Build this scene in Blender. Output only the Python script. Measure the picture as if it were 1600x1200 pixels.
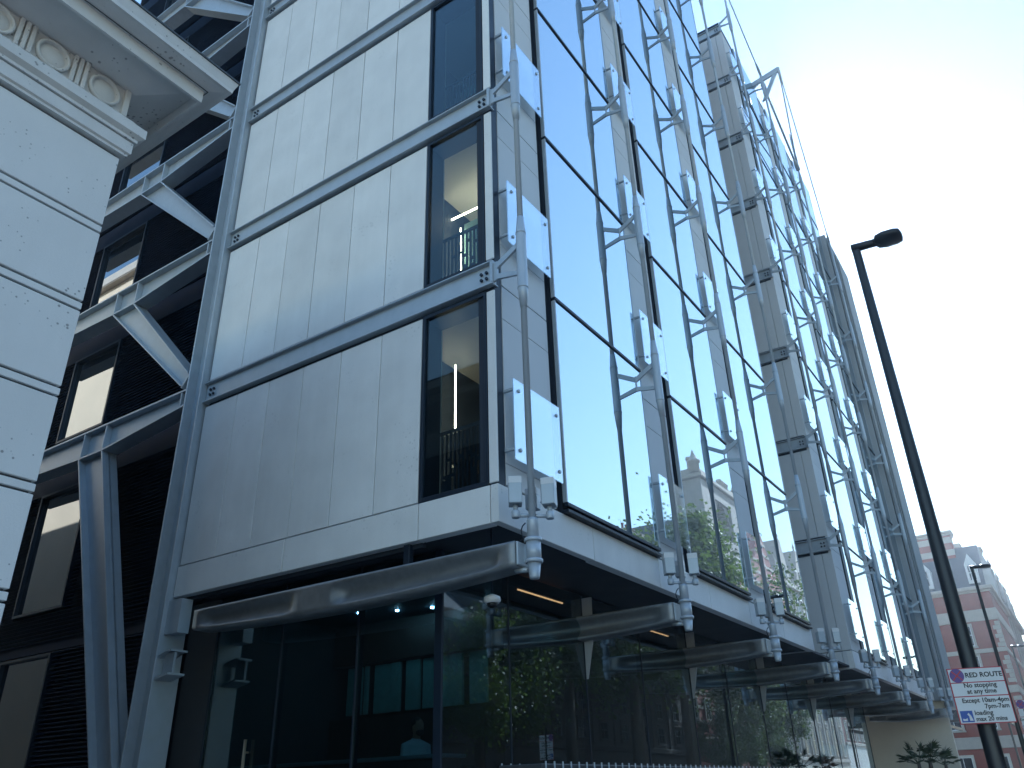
import bpy, bmesh, math, random
from mathutils import Vector, Matrix, noise
random.seed(7)
for o in list(bpy.data.objects): bpy.data.objects.remove(o)
scene = bpy.context.scene
COL = scene.collection
R = math.radians

# ------------------------------------------------------------------ camera
CAMP = Vector((5.355, -7.762, 1.6))
cam_d = bpy.data.cameras.new('camera'); cam = bpy.data.objects.new('camera', cam_d); COL.objects.link(cam)
rx = Vector((0.82742695, 0.56088851, -0.02772581)).normalized()      # image right, in world axes
rd = Vector((-0.27595511, 0.36309918, -0.88994818))                   # image down
fw = Vector((-0.48909449, 0.74401819, 0.4552181)).normalized()
up = -rd; up = (up - up.dot(fw) * fw).normalized(); rx = fw.cross(up)
cam.matrix_world = Matrix(((rx.x, up.x, -fw.x, CAMP.x), (rx.y, up.y, -fw.y, CAMP.y), (rx.z, up.z, -fw.z, CAMP.z), (0, 0, 0, 1)))
cam_d.sensor_width = 36.0; cam_d.lens = 36.0 * 1255 / 1600
cam_d.clip_start = 0.05; cam_d.clip_end = 5000
scene.camera = cam
scene.render.resolution_x, scene.render.resolution_y = 1024, 768

# ------------------------------------------------------------------ sky and sun
SUN_AZ, SUN_EL = R(-14), R(33)
w = bpy.data.worlds.new('World'); scene.world = w; w.use_nodes = True
nt = w.node_tree; nt.nodes.clear()
sky = nt.nodes.new('ShaderNodeTexSky'); sky.sky_type = 'NISHITA'; sky.sun_disc = False
sky.sun_elevation = SUN_EL; sky.sun_rotation = SUN_AZ
sky.altitude = 20; sky.air_density = 1.8; sky.dust_density = 0.25; sky.ozone_density = 0.6
bg = nt.nodes.new('ShaderNodeBackground'); bg.inputs['Strength'].default_value = 0.1
wo = nt.nodes.new('ShaderNodeOutputWorld')
nt.links.new(sky.outputs[0], bg.inputs[0]); nt.links.new(bg.outputs[0], wo.inputs[0])
sd = bpy.data.lights.new('sun', 'SUN'); sd.energy = 4.5; sd.angle = R(0.5); sd.color = (1.0, 0.93, 0.82)
sun = bpy.data.objects.new('sun', sd); COL.objects.link(sun)
SDIR = Vector((math.sin(SUN_AZ) * math.cos(SUN_EL), math.cos(SUN_AZ) * math.cos(SUN_EL), math.sin(SUN_EL)))
sun.rotation_euler = SDIR.to_track_quat('Z', 'Y').to_euler(); sun.location = (0, 0, 60)
vs = scene.view_settings
vs.view_transform = 'Standard'; vs.look = 'None'; vs.gamma = 1.0; vs.use_curve_mapping = False; vs.exposure = 1.2
vs.use_white_balance = True; vs.white_balance_temperature = 5100; vs.white_balance_tint = 7.0

# ------------------------------------------------------------------ materials
MATS = {}
def mat(name, col, rough=0.6, metal=0.0, var=0.0, vscale=3.0, bump=0.0, bscale=40.0, speck=0.0, spec=None, streak=0.0):
    m = bpy.data.materials.new(name); m.use_nodes = True; n = m.node_tree; b = n.nodes['Principled BSDF']
    b.inputs['Roughness'].default_value = rough; b.inputs['Metallic'].default_value = metal
    if spec is not None: b.inputs['Specular IOR Level'].default_value = spec
    b.inputs['Base Color'].default_value = (*col, 1)
    g = n.nodes.new('ShaderNodeNewGeometry')
    if var > 0:
        t = n.nodes.new('ShaderNodeTexNoise'); t.inputs['Scale'].default_value = vscale; t.inputs['Detail'].default_value = 6
        n.links.new(g.outputs['Position'], t.inputs['Vector'])
        oi = n.nodes.new('ShaderNodeObjectInfo')
        ad = n.nodes.new('ShaderNodeMath'); ad.operation = 'MULTIPLY_ADD'; ad.inputs[1].default_value = 0.35; 
        n.links.new(oi.outputs['Random'], ad.inputs[0]); n.links.new(t.outputs['Fac'], ad.inputs[2])
        src = ad.outputs[0]
        if streak > 0:
            mp = n.nodes.new('ShaderNodeMapping'); mp.inputs['Scale'].default_value = (7, 7, 0.35)
            n.links.new(g.outputs['Position'], mp.inputs['Vector'])
            t2 = n.nodes.new('ShaderNodeTexNoise'); t2.inputs['Scale'].default_value = 1.0; t2.inputs['Detail'].default_value = 5
            n.links.new(mp.outputs[0], t2.inputs['Vector'])
            a2 = n.nodes.new('ShaderNodeMath'); a2.operation = 'MULTIPLY_ADD'; a2.inputs[1].default_value = streak
            n.links.new(t2.outputs['Fac'], a2.inputs[0]); n.links.new(src, a2.inputs[2]); src = a2.outputs[0]
        cr = n.nodes.new('ShaderNodeMapRange'); cr.inputs['From Min'].default_value = 0.3; cr.inputs['From Max'].default_value = 1.0 + streak * 0.5
        cr.inputs['To Min'].default_value = 1 - var; cr.inputs['To Max'].default_value = 1 + var * 0.6
        n.links.new(src, cr.inputs['Value'])
        mx = n.nodes.new('ShaderNodeMix'); mx.data_type = 'RGBA'; mx.blend_type = 'MULTIPLY'; mx.inputs['Factor'].default_value = 1
        mx.inputs[6].default_value = (*col, 1); n.links.new(cr.outputs[0], mx.inputs[7])
        last = mx.outputs[2]
        if speck > 0:
            v = n.nodes.new('ShaderNodeTexVoronoi'); v.inputs['Scale'].default_value = 15      # weather pits and stains, in loose clusters
            n.links.new(g.outputs['Position'], v.inputs['Vector'])
            k1 = n.nodes.new('ShaderNodeTexNoise'); k1.inputs['Scale'].default_value = 1.7; k1.inputs['Detail'].default_value = 3
            n.links.new(g.outputs['Position'], k1.inputs['Vector'])
            k2 = n.nodes.new('ShaderNodeMapRange'); k2.inputs['From Min'].default_value = 0.46; k2.inputs['From Max'].default_value = 0.72
            k2.inputs['To Min'].default_value = 0.0; k2.inputs['To Max'].default_value = 0.30
            n.links.new(k1.outputs['Fac'], k2.inputs['Value'])
            sb = n.nodes.new('ShaderNodeMath'); sb.operation = 'SUBTRACT'; n.links.new(v.outputs['Distance'], sb.inputs[0]); n.links.new(k2.outputs[0], sb.inputs[1])
            r2 = n.nodes.new('ShaderNodeMapRange'); r2.inputs['From Min'].default_value = -0.03; r2.inputs['From Max'].default_value = 0.05
            r2.inputs['To Min'].default_value = 1 - speck; r2.inputs['To Max'].default_value = 1
            n.links.new(sb.outputs[0], r2.inputs['Value'])
            m2 = n.nodes.new('ShaderNodeMix'); m2.data_type = 'RGBA'; m2.blend_type = 'MULTIPLY'; m2.inputs['Factor'].default_value = 1
            n.links.new(last, m2.inputs[6]); n.links.new(r2.outputs[0], m2.inputs[7]); last = m2.outputs[2]
        n.links.new(last, b.inputs['Base Color'])
        rr = n.nodes.new('ShaderNodeMapRange'); rr.inputs['To Min'].default_value = max(0.02, rough - 0.1); rr.inputs['To Max'].default_value = min(1, rough + 0.12)
        n.links.new(t.outputs['Fac'], rr.inputs['Value']); n.links.new(rr.outputs[0], b.inputs['Roughness'])
    if bump > 0:
        t = n.nodes.new('ShaderNodeTexNoise'); t.inputs['Scale'].default_value = bscale; t.inputs['Detail'].default_value = 5
        n.links.new(g.outputs['Position'], t.inputs['Vector'])
        bp = n.nodes.new('ShaderNodeBump'); bp.inputs['Strength'].default_value = bump; bp.inputs['Distance'].default_value = 0.01
        n.links.new(t.outputs['Fac'], bp.inputs['Height']); n.links.new(bp.outputs[0], b.inputs['Normal'])
    MATS[name] = m
    return m
def glass(name, tint, refl_col, f0, diff=None, rough=0.0, wav=0.0, opaque=True, maxr=1.0):
    """coated glass: a Schlick-like reflection over either a dark opaque body or a tinted clear one"""
    m = bpy.data.materials.new(name); m.use_nodes = True; n = m.node_tree; n.nodes.clear()
    out = n.nodes.new('ShaderNodeOutputMaterial'); mx = n.nodes.new('ShaderNodeMixShader')
    gl = n.nodes.new('ShaderNodeBsdfGlossy'); gl.inputs['Color'].default_value = (*refl_col, 1); gl.inputs['Roughness'].default_value = rough
    if opaque:
        bd = n.nodes.new('ShaderNodeBsdfDiffuse'); bd.inputs['Color'].default_value = (*tint, 1)
    else:
        bd = n.nodes.new('ShaderNodeBsdfTransparent'); bd.inputs['Color'].default_value = (*tint, 1)
    lw = n.nodes.new('ShaderNodeLayerWeight'); lw.inputs['Blend'].default_value = 0.5
    pw = n.nodes.new('ShaderNodeMath'); pw.operation = 'POWER'; pw.inputs[1].default_value = 3.4
    n.links.new(lw.outputs['Facing'], pw.inputs[0])
    mr = n.nodes.new('ShaderNodeMapRange'); mr.inputs['To Min'].default_value = f0; mr.inputs['To Max'].default_value = maxr
    n.links.new(pw.outputs[0], mr.inputs['Value']); n.links.new(mr.outputs[0], mx.inputs[0])
    n.links.new(bd.outputs[0], mx.inputs[1]); n.links.new(gl.outputs[0], mx.inputs[2]); n.links.new(mx.outputs[0], out.inputs[0])
    if wav > 0:
        g = n.nodes.new('ShaderNodeNewGeometry'); t = n.nodes.new('ShaderNodeTexNoise'); t.inputs['Scale'].default_value = 0.7; t.inputs['Detail'].default_value = 1
        n.links.new(g.outputs['Position'], t.inputs['Vector'])
        bp = n.nodes.new('ShaderNodeBump'); bp.inputs['Strength'].default_value = wav; bp.inputs['Distance'].default_value = 0.02
        n.links.new(t.outputs['Fac'], bp.inputs['Height']); n.links.new(bp.outputs[0], gl.inputs['Normal'])
    MATS[name] = m
    return m
def emis(name, col, s):
    m = bpy.data.materials.new(name); m.use_nodes = True; b = m.node_tree.nodes['Principled BSDF']
    b.inputs['Base Color'].default_value = (*col, 1); b.inputs['Emission Color'].default_value = (*col, 1); b.inputs['Emission Strength'].default_value = s
    MATS[name] = m
mat('stone', (0.72, 0.715, 0.70), 0.75, var=0.15, vscale=1.6, bump=0.12, bscale=60, speck=0.14, streak=0.25)
mat('pier_stone', (0.60, 0.605, 0.61), 0.7, var=0.06, vscale=1.2, bump=0.08, bscale=60)
mat('steel', (0.41, 0.45, 0.49), 0.42, 0.25, var=0.16, vscale=5, bump=0.05, bscale=90, streak=0.3)
mat('mast_paint', (0.43, 0.47, 0.52), 0.38, 0.2, var=0.08, vscale=4)
mat('cast_steel', (0.27, 0.28, 0.29), 0.45, 0.7, var=0.25, vscale=9, bump=0.3, bscale=130)
mat('frame_dark', (0.011, 0.019, 0.034), 0.45, var=0.2, vscale=4, spec=0.3)
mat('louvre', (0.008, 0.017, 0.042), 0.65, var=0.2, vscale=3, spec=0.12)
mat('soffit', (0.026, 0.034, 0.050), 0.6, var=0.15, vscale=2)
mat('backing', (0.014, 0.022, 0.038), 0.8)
mat('stucco', (0.72, 0.69, 0.65), 0.8, var=0.10, vscale=1.5, bump=0.15, bscale=45, speck=0.55, streak=0.35)
mat('stucco_trim', (0.68, 0.65, 0.61), 0.8, var=0.14, vscale=3.0, bump=0.15, bscale=45, speck=0.5, streak=0.2)
mat('soot_brick', (0.07, 0.06, 0.055), 0.9, var=0.3, vscale=3, bump=0.3, bscale=30)
mat('lead', (0.06, 0.065, 0.07), 0.6, var=0.3, vscale=8)
mat('concrete_pier', (0.34, 0.35, 0.36), 0.75, var=0.10, vscale=1.2, bump=0.1)
mat('room_wall', (0.55, 0.52, 0.46), 0.8, var=0.06)
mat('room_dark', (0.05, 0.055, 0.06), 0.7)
mat('bar_wood', (0.06, 0.045, 0.035), 0.4, var=0.3, vscale=6)
mat('counter', (0.30, 0.31, 0.31), 0.3, var=0.2, vscale=8)
mat('teal_blind', (0.22, 0.36, 0.34), 0.8, var=0.25, vscale=9)
mat('sign_white', (0.62, 0.62, 0.62), 0.35, var=0.05)
mat('sign_red', (0.36, 0.02, 0.035), 0.4)
mat('sign_blue', (0.02, 0.07, 0.33), 0.4)
mat('sign_purple', (0.10, 0.045, 0.22), 0.4)
mat('sign_black', (0.012, 0.012, 0.015), 0.5)
mat('post_black', (0.014, 0.016, 0.02), 0.35, var=0.3, vscale=5)
mat('cctv_white', (0.68, 0.68, 0.67), 0.35)
mat('dome_black', (0.01, 0.01, 0.012), 0.05)
mat('asphalt', (0.05, 0.05, 0.052), 0.9, var=0.25, vscale=2, bump=0.4, bscale=120)
mat('paving', (0.36, 0.355, 0.335), 0.85, var=0.18, vscale=2, bump=0.2, bscale=50)
mat('kerb', (0.30, 0.295, 0.285), 0.85, var=0.15, vscale=4)
mat('red_line', (0.30, 0.03, 0.03), 0.7, var=0.2, vscale=6)
mat('white_line', (0.7, 0.7, 0.68), 0.7, var=0.15, vscale=6)
mat('brick', (0.26, 0.068, 0.042), 0.85, var=0.22, vscale=2.5, bump=0.2, bscale=40)
mat('stone_trim', (0.44, 0.39, 0.32), 0.85, var=0.18, vscale=2.5, bump=0.15, bscale=30, streak=0.3)
mat('grey_stone', (0.34, 0.31, 0.27), 0.85, var=0.25, vscale=1.5, bump=0.2, bscale=25, streak=0.4)
mat('slate', (0.075, 0.085, 0.10), 0.55, var=0.25, vscale=6)
mat('white_paint', (0.72, 0.71, 0.68), 0.5, var=0.08)
mat('cream', (0.62, 0.57, 0.46), 0.75, var=0.10, vscale=1.5, streak=0.2)
mat('warm_cream', (0.64, 0.52, 0.36), 0.8, var=0.12, vscale=.8, streak=.3)
mat('bark', (0.10, 0.08, 0.06), 0.9, var=0.4, vscale=6, bump=0.5, bscale=20)
mat('leaf', (0.09, 0.12, 0.03), 0.5, var=0.5, vscale=1.2)
_n = MATS['leaf'].node_tree; _b = _n.nodes['Principled BSDF']; _t = _n.nodes.new('ShaderNodeBsdfTranslucent'); _t.inputs['Color'].default_value = (0.11, 0.16, 0.03, 1)
_m = _n.nodes.new('ShaderNodeMixShader'); _m.inputs[0].default_value = 0.45; _o = [q for q in _n.nodes if q.type == 'OUTPUT_MATERIAL'][0]
_n.links.new(_b.outputs[0], _m.inputs[1]); _n.links.new(_t.outputs[0], _m.inputs[2]); _n.links.new(_m.outputs[0], _o.inputs[0])
mat('palm_leaf', (0.035, 0.06, 0.025), 0.5, var=0.3, vscale=4)
mat('planter', (0.02, 0.022, 0.025), 0.5)
mat('skin', (0.36, 0.20, 0.13), 0.5)
mat('hair', (0.012, 0.010, 0.009), 0.6)
mat('shirt', (0.62, 0.66, 0.68), 0.8, var=0.05, vscale=8, bump=0.2, bscale=25)
mat('trousers', (0.02, 0.022, 0.03), 0.8)
emis('led_warm', (1.0, 0.66, 0.34), 22.0)
emis('fill_cool', (0.6, 0.85, 0.9), 70.0)
mat('brass', (0.55, 0.40, 0.24), 0.3, 0.9)
emis('led_orange', (1.0, 0.36, 0.12), 1.6)
glass('facade_glass', (0.02, 0.035, 0.05), (0.84, 0.91, 0.96), 0.66, wav=0.015, maxr=0.78)
glass('clear_glass', (0.48, 0.60, 0.64), (0.9, 0.97, 1.0), 0.10, wav=0.012, opaque=False, maxr=0.95)
glass('window_glass', (0.70, 0.80, 0.82), (0.9, 0.97, 1.0), 0.03, wav=0.01, opaque=False, maxr=0.9)
glass('dark_glass', (0.008, 0.010, 0.012), (0.9, 0.95, 1.0), 0.30, wav=0.02, maxr=0.95)
glass('screen_glass', (0.86, 0.90, 0.92), (0.9, 0.95, 1.0), 0.42, rough=0.02, opaque=False, maxr=0.9)
glass('old_glass', (0.02, 0.025, 0.03), (0.85, 0.9, 0.95), 0.12, wav=0.05, maxr=0.9)

# ------------------------------------------------------------------ mesh helpers
WLOC = {}          # world location of every object we parent to
def link(o, parent=None):
    COL.objects.link(o)
    if parent is not None: o.parent = parent
def thing(name, label, cat, loc=(0, 0, 0), group=None, rotz=0.0):
    o = bpy.data.objects.new(name, None); o.empty_display_size = 0.2; o.location = loc; o.rotation_euler = (0, 0, rotz); link(o)
    o['label'] = label; o['category'] = cat
    if group: o['group'] = group
    WLOC[o.name] = Vector(loc) if rotz == 0 else Vector((0, 0, 0))
    return o
def tag(o, label, cat, group=None):
    o['label'] = label; o['category'] = cat
    if group: o['group'] = group
    return o
def struct(o): o['kind'] = 'structure'; return o
def stuff(o): o['kind'] = 'stuff'; return o
class MB:
    def __init__(s): s.v = []; s.f = []; s.sm = set()
    def add(s, vs, fs, smooth=False):
        k = len(s.v); s.v += [tuple(p) for p in vs]
        for f in fs:
            if smooth: s.sm.add(len(s.f))
            s.f.append(tuple(k + i for i in f))
        return s
    def box(s, x0, x1, y0, y1, z0, z1, c=0.0):
        if x0 > x1: x0, x1 = x1, x0
        if y0 > y1: y0, y1 = y1, y0
        if z0 > z1: z0, z1 = z1, z0
        c = min(c, (x1 - x0) * .3, (y1 - y0) * .3, (z1 - z0) * .3)
        if c <= 0:
            return s.add([(x0, y0, z0), (x1, y0, z0), (x1, y1, z0), (x0, y1, z0), (x0, y0, z1), (x1, y0, z1), (x1, y1, z1), (x0, y1, z1)],
                         [(0, 3, 2, 1), (4, 5, 6, 7), (0, 1, 5, 4), (1, 2, 6, 5), (2, 3, 7, 6), (3, 0, 4, 7)])
        V = []; idx = {}
        for sx in (0, 1):
            for sy in (0, 1):
                for sz in (0, 1):
                    X = (x0, x1)[sx]; Y = (y0, y1)[sy]; Z = (z0, z1)[sz]
                    dx = (c, -c)[sx]; dy = (c, -c)[sy]; dz = (c, -c)[sz]
                    idx[(sx, sy, sz, 0)] = len(V); V.append((X, Y + dy, Z + dz))
                    idx[(sx, sy, sz, 1)] = len(V); V.append((X + dx, Y, Z + dz))
                    idx[(sx, sy, sz, 2)] = len(V); V.append((X + dx, Y + dy, Z))
        F = []
        for a in range(3):
            b, d = (a + 1) % 3, (a + 2) % 3
            for sa in (0, 1):
                q = []
                for (sb, s2) in ((0, 0), (1, 0), (1, 1), (0, 1)):
                    k = [0, 0, 0]; k[a] = sa; k[b] = sb; k[d] = s2; q.append(idx[(*k, a)])
                F.append(tuple(q) if sa else tuple(reversed(q)))
            for sb in (0, 1):                       # edges running along axis a
                for s2 in (0, 1):
                    def K(sa, ax):
                        k = [0, 0, 0]; k[a] = sa; k[b] = sb; k[d] = s2; return idx[(*k, ax)]
                    q = (K(0, b), K(1, b), K(1, d), K(0, d)); F.append(q if (sb + s2) % 2 else tuple(reversed(q)))
        for sx in (0, 1):
            for sy in (0, 1):
                for sz in (0, 1):
                    q = tuple(idx[(sx, sy, sz, i)] for i in range(3)); F.append(q if (sx + sy + sz) % 2 else tuple(reversed(q)))
        return s.add(V, F)
    def prism(s, poly, a0, a1, ax):
        """polygon in the two other axes (in x,y,z order), extruded along axis ax"""
        n = len(poly)
        def P(p, t):
            q = list(p); q.insert(ax, t); return tuple(q)
        V = [P(p, a0) for p in poly] + [P(p, a1) for p in poly]
        F = [tuple(range(n)), tuple(range(2 * n - 1, n - 1, -1))] + [(i, n + i, n + (i + 1) % n, (i + 1) % n) for i in range(n)]
        return s.add(V, F)
    def tube(s, pts, rads, n=10, smooth=True, caps=True):
        pts = [Vector(p) for p in pts]
        if not hasattr(rads, '__len__'): rads = [rads] * len(pts)
        V = []; prev = None
        for i, p in enumerate(pts):
            t = (pts[min(i + 1, len(pts) - 1)] - pts[max(i - 1, 0)]).normalized()
            if prev is None:
                ref = Vector((0, 0, 1)) if abs(t.z) < .9 else Vector((1, 0, 0)); u = t.cross(ref).normalized()
            else:
                u = (prev - prev.dot(t) * t).normalized()
            prev = u; v = t.cross(u)
            for k in range(n):
                a = 2 * math.pi * k / n; V.append(p + (u * math.cos(a) + v * math.sin(a)) * rads[i])
        F = []
        for i in range(len(pts) - 1):
            for k in range(n):
                F.append((i * n + k, i * n + (k + 1) % n, (i + 1) * n + (k + 1) % n, (i + 1) * n + k))
        s.add(V, F, smooth)
        if caps:
            k0 = len(s.v) - len(V)
            s.f.append(tuple(k0 + k for k in reversed(range(n)))); m = k0 + (len(pts) - 1) * n; s.f.append(tuple(m + k for k in range(n)))
        return s
    def lathe(s, prof, c=(0, 0), n=14, ax=2, base=0.0):
        """profile of (radius, height); duplicated rows give sharp edges"""
        V = []
        for (r, h) in prof:
            for k in range(n):
                a = 2 * math.pi * k / n; p = [c[0] + r * math.cos(a), c[1] + r * math.sin(a)]; p.insert(ax, base + h); V.append(tuple(p))
        F = []; sm = []
        for i in range(len(prof) - 1):
            if prof[i] == prof[i + 1]: continue
            for k in range(n):
                F.append((i * n + k, i * n + (k + 1) % n, (i + 1) * n + (k + 1) % n, (i + 1) * n + k))
        s.add(V, F, True)
        k0 = len(s.v) - len(V)
        if prof[0][0] > 1e-5: s.f.append(tuple(k0 + k for k in reversed(range(n))))
        if prof[-1][0] > 1e-5: m = k0 + (len(prof) - 1) * n; s.f.append(tuple(m + k for k in range(n)))
        return s
    def mesh(s, name, off=Vector((0, 0, 0))):
        me = bpy.data.meshes.new(name)
        me.from_pydata([(p[0] - off[0], p[1] - off[1], p[2] - off[2]) for p in s.v], [], s.f)
        if s.sm:
            for i in s.sm: me.polygons[i].use_smooth = True
        me.update(); bm = bmesh.new(); bm.from_mesh(me); bmesh.ops.recalc_face_normals(bm, faces=bm.faces); bm.to_mesh(me); bm.free()
        return me
    def build(s, name, m, parent=None, at=None):
        """vertices are given in world space"""
        off = WLOC[parent.name] if parent is not None else Vector(at or (0, 0, 0))
        me = s.mesh(name, off); me.materials.append(MATS[m])
        o = bpy.data.objects.new(name, me); link(o, parent)
        if parent is None: o.location = off
        WLOC[o.name] = off.copy()
        return o
BOXC = {}
def piece(name, parent, x0, x1, y0, y1, z0, z1, m, c=0.006):
    """one chamfered block, mesh data shared between blocks of the same size"""
    dx, dy, dz = round(x1 - x0, 4), round(y1 - y0, 4), round(z1 - z0, 4); k = (dx, dy, dz, m, c)
    if k not in BOXC:
        me = MB().box(-dx / 2, dx / 2, -dy / 2, dy / 2, -dz / 2, dz / 2, c).mesh(name); me.materials.append(MATS[m]); BOXC[k] = me
    o = bpy.data.objects.new(name, BOXC[k]); link(o, parent)
    ctr = Vector(((x0 + x1) / 2, (y0 + y1) / 2, (z0 + z1) / 2)); p = WLOC[parent.name] if parent is not None else Vector((0, 0, 0))
    o.location = ctr - p; WLOC[o.name] = ctr
    return o
def copy_tree(o, parent=None):
    c = o.copy(); COL.objects.link(c); c.parent = parent
    for ch in o.children: copy_tree(ch, c)
    return c

# ------------------------------------------------------------------ setting: ground, road, kerbs, markings
struct(MB().box(-400, 400, -400, 600, -0.6, -0.12).build('ground', 'asphalt'))
struct(MB().box(-30, 4.9, -90, 260, -0.119, 0.0).build('pavement', 'paving'))
struct(MB().box(16.5, 60, -90, 260, -0.119, 0.0).build('pavement_opposite', 'paving'))
struct(MB().box(4.91, 5.06, -90, 260, -0.119, 0.01, 0.02).build('kerb', 'kerb'))
struct(MB().box(16.34, 16.49, -90, 260, -0.119, 0.01, 0.02).build('kerb_opposite', 'kerb'))
struct(MB().box(5.061, 16.339, -90, 260, -0.119, -0.112).build('road', 'asphalt'))
mk = MB()
for x in (5.25, 5.45, 15.95, 16.15): mk.box(x - .05, x + .05, -90, 260, -0.111, -0.107)
struct(mk.build('road_edge_lines', 'red_line'))
mk = MB()
for i in range(-20, 60): mk.box(10.65, 10.75, i * 4, i * 4 + 2, -0.111, -0.107)
struct(mk.build('road_centre_line', 'white_line'))

# ------------------------------------------------------------------ hazy air
hm = bpy.data.materials.new('haze'); hm.use_nodes = True; hn = hm.node_tree; hn.nodes.clear()
ho = hn.nodes.new('ShaderNodeOutputMaterial'); hv = hn.nodes.new('ShaderNodeVolumePrincipled')
hv.inputs['Color'].default_value = (0.88, 0.93, 1.0, 1); hv.inputs['Density'].default_value = 0.0014; hv.inputs['Anisotropy'].default_value = 0.75
hn.links.new(hv.outputs[0], ho.inputs['Volume']); MATS['haze'] = hm
stuff(MB().box(-75, 75, -50, 230, -1.6, 38).build('haze', 'haze'))

# ------------------------------------------------------------------ hotel building
ZB = [4.60, 8.00, 11.40, 14.78, 18.08, 21.42, 24.76, 28.0, 31.0]      # underside of the floor beams
BH = 0.42
BAY = 4.42
hotel = thing('hotel_building', 'glass and pale stone corner hotel with exposed steel beams on each floor', 'building')
# side facade
PJ = [-6.34, -5.47, -4.645, -3.82, -2.97, -2.115, -1.305]
for k in range(8):
    z0 = (5.075 if k == 0 else ZB[k] + BH + 0.045); z1 = ZB[k + 1] - 0.075
    for a, b in zip(PJ[:-1], PJ[1:]):
        piece('stone_panel', hotel, a + .008, b - .008, 0.012 + random.uniform(0, .005), 0.09, z0, z1, 'stone', .005)
    piece('corner_strip', hotel, -0.135, 0.0, 0.0, 0.03, z0, z1, 'stone', .008)
for a, b in ((-6.36, -3.85), (-3.835, -1.29), (-1.275, -.13)):
    piece('fascia_panel', hotel, a, b, 0.0, 0.16, 4.56, 5.05, 'stone', .006)
piece('fascia_panel', hotel, -.117, 0.0, 0.0, 2.40, 4.561, 5.05, 'stone', .006)
FJ = [2.415, 4.66, 6.88, 9.08, 11.3, 13.7]
for a, b in zip(FJ[:-1], FJ[1:]): piece('fascia_panel', hotel, -.16, 0.0, a, b - .014, 4.56, 5.05, 'stone', .006)
Y2 = 17.85
for a, b in ((Y2, Y2 + 2.6), (20.465, 22.9), (22.915, 25.3), (25.315, 27.7), (27.715, 31.2)):
    piece('fascia_panel', hotel, -.16, 0.0, a, b - .014, 4.56, 5.05, 'stone', .006)
piece('fascia_panel', hotel, -1.75, -.30, Y2 + .001, Y2 + .15, 4.56, 5.05, 'pier_stone', .006)
piece('fascia_panel', hotel, -.287, -.162, Y2 + .001, Y2 + .15, 4.56, 5.05, 'pier_stone', .006)
MB().box(-6.36, -1.31, .13, .2, 4.5, 31.3).build('backing_wall', 'backing', hotel)
MB().box(-6.36, -.05, .17, .22, 4.60, 5.1).build('backing_wall', 'backing', hotel)
MB().box(-14.5, -1.95, .95, 13.7, 4.62, 31.2).build('core_wall', 'backing', hotel)
MB().box(-1.945, -.32, 3.9, 13.69, 4.66, 31.2).build('core_wall', 'backing', hotel)
MB().box(-14.5, -1.8, 13.71, 33, 4.62, 31.2).build('core_wall', 'backing', hotel)
MB().box(-1.79, -.32, Y2 + .16, 31.2, 4.66, 31.2).build('core_wall', 'backing', hotel)
MB().box(-6.36, -.05, .1, 13.7, 31.43, 31.6).box(-1.9, -.05, Y2, 31.2, 31.43, 31.6).build('roof', 'frame_dark', hotel)
# soffit
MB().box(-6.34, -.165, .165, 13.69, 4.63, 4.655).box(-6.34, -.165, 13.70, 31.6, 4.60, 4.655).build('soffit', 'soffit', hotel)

def ibeam_x(name, parent, x0, x1, yf, z0, h, fl=.07, m='steel', bolts=(), endplate=True):
    """channel-fronted steel beam along x whose front is at yf"""
    b = MB().box(x0, x1, yf + fl, yf + fl + .03, z0 + .026, z0 + h - .026).build(name, m, parent)
    piece('flange', b, x0, x1, yf, yf + fl + .08, z0 + h - .025, z0 + h, m, .005)
    piece('flange', b, x0, x1, yf, yf + fl + .08, z0, z0 + .025, m, .005)
    if endplate: piece('stiffener', b, x1 - .045, x1, yf, yf + fl - .001, z0 + .0255, z0 + h - .0255, m, .004)
    for cx in bolts:
        for dx in (-.045, .045):
            for dz in (-.05, .05):
                o = MB().lathe([(.026, 0), (.026, .024), (.026, .024), (.016, .03)], (cx + dx, z0 + h / 2 + dz), 6, 1, yf + fl - .031).build('bolt', 'frame_dark', b)
    return b
for k in range(1, 9):
    ibeam_x('floor_beam', hotel, -6.365, 0.012, -.055, ZB[k], .40, bolts=(-.17, -6.2))
    ibeam_x('floor_beam', hotel, -1.78, -.0, Y2 - .06, ZB[k], .40, bolts=(-.2,))
    MB().box(-6.3, -.02, .06, .125, ZB[k] - .08, ZB[k] + BH + .05).build('beam_recess', 'backing', hotel)
    MB().box(-1.76, -.02, Y2 + .05, Y2 + .12, ZB[k] - .08, ZB[k] + BH + .05).build('beam_recess', 'backing', hotel)
for k in range(8):                                    # (return wall), facing the slot
    z0 = (5.075 if k == 0 else ZB[k] + BH + 0.045); z1 = ZB[k + 1] - 0.075
    piece('return_panel', hotel, -1.76, -.30, Y2 + .01, Y2 + .10, z0, z1, 'pier_stone', .005)
    piece('return_panel', hotel, -.287, -.002, Y2 + .012, Y2 + .10, z0, z1, 'pier_stone', .005)
MB().box(-1.95, -.03, 13.71, 13.78, 4.58, 31.3).build('bounce_face', 'pier_stone', hotel)  # unseen end wall, made pale to bounce light onto the return wall
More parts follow.
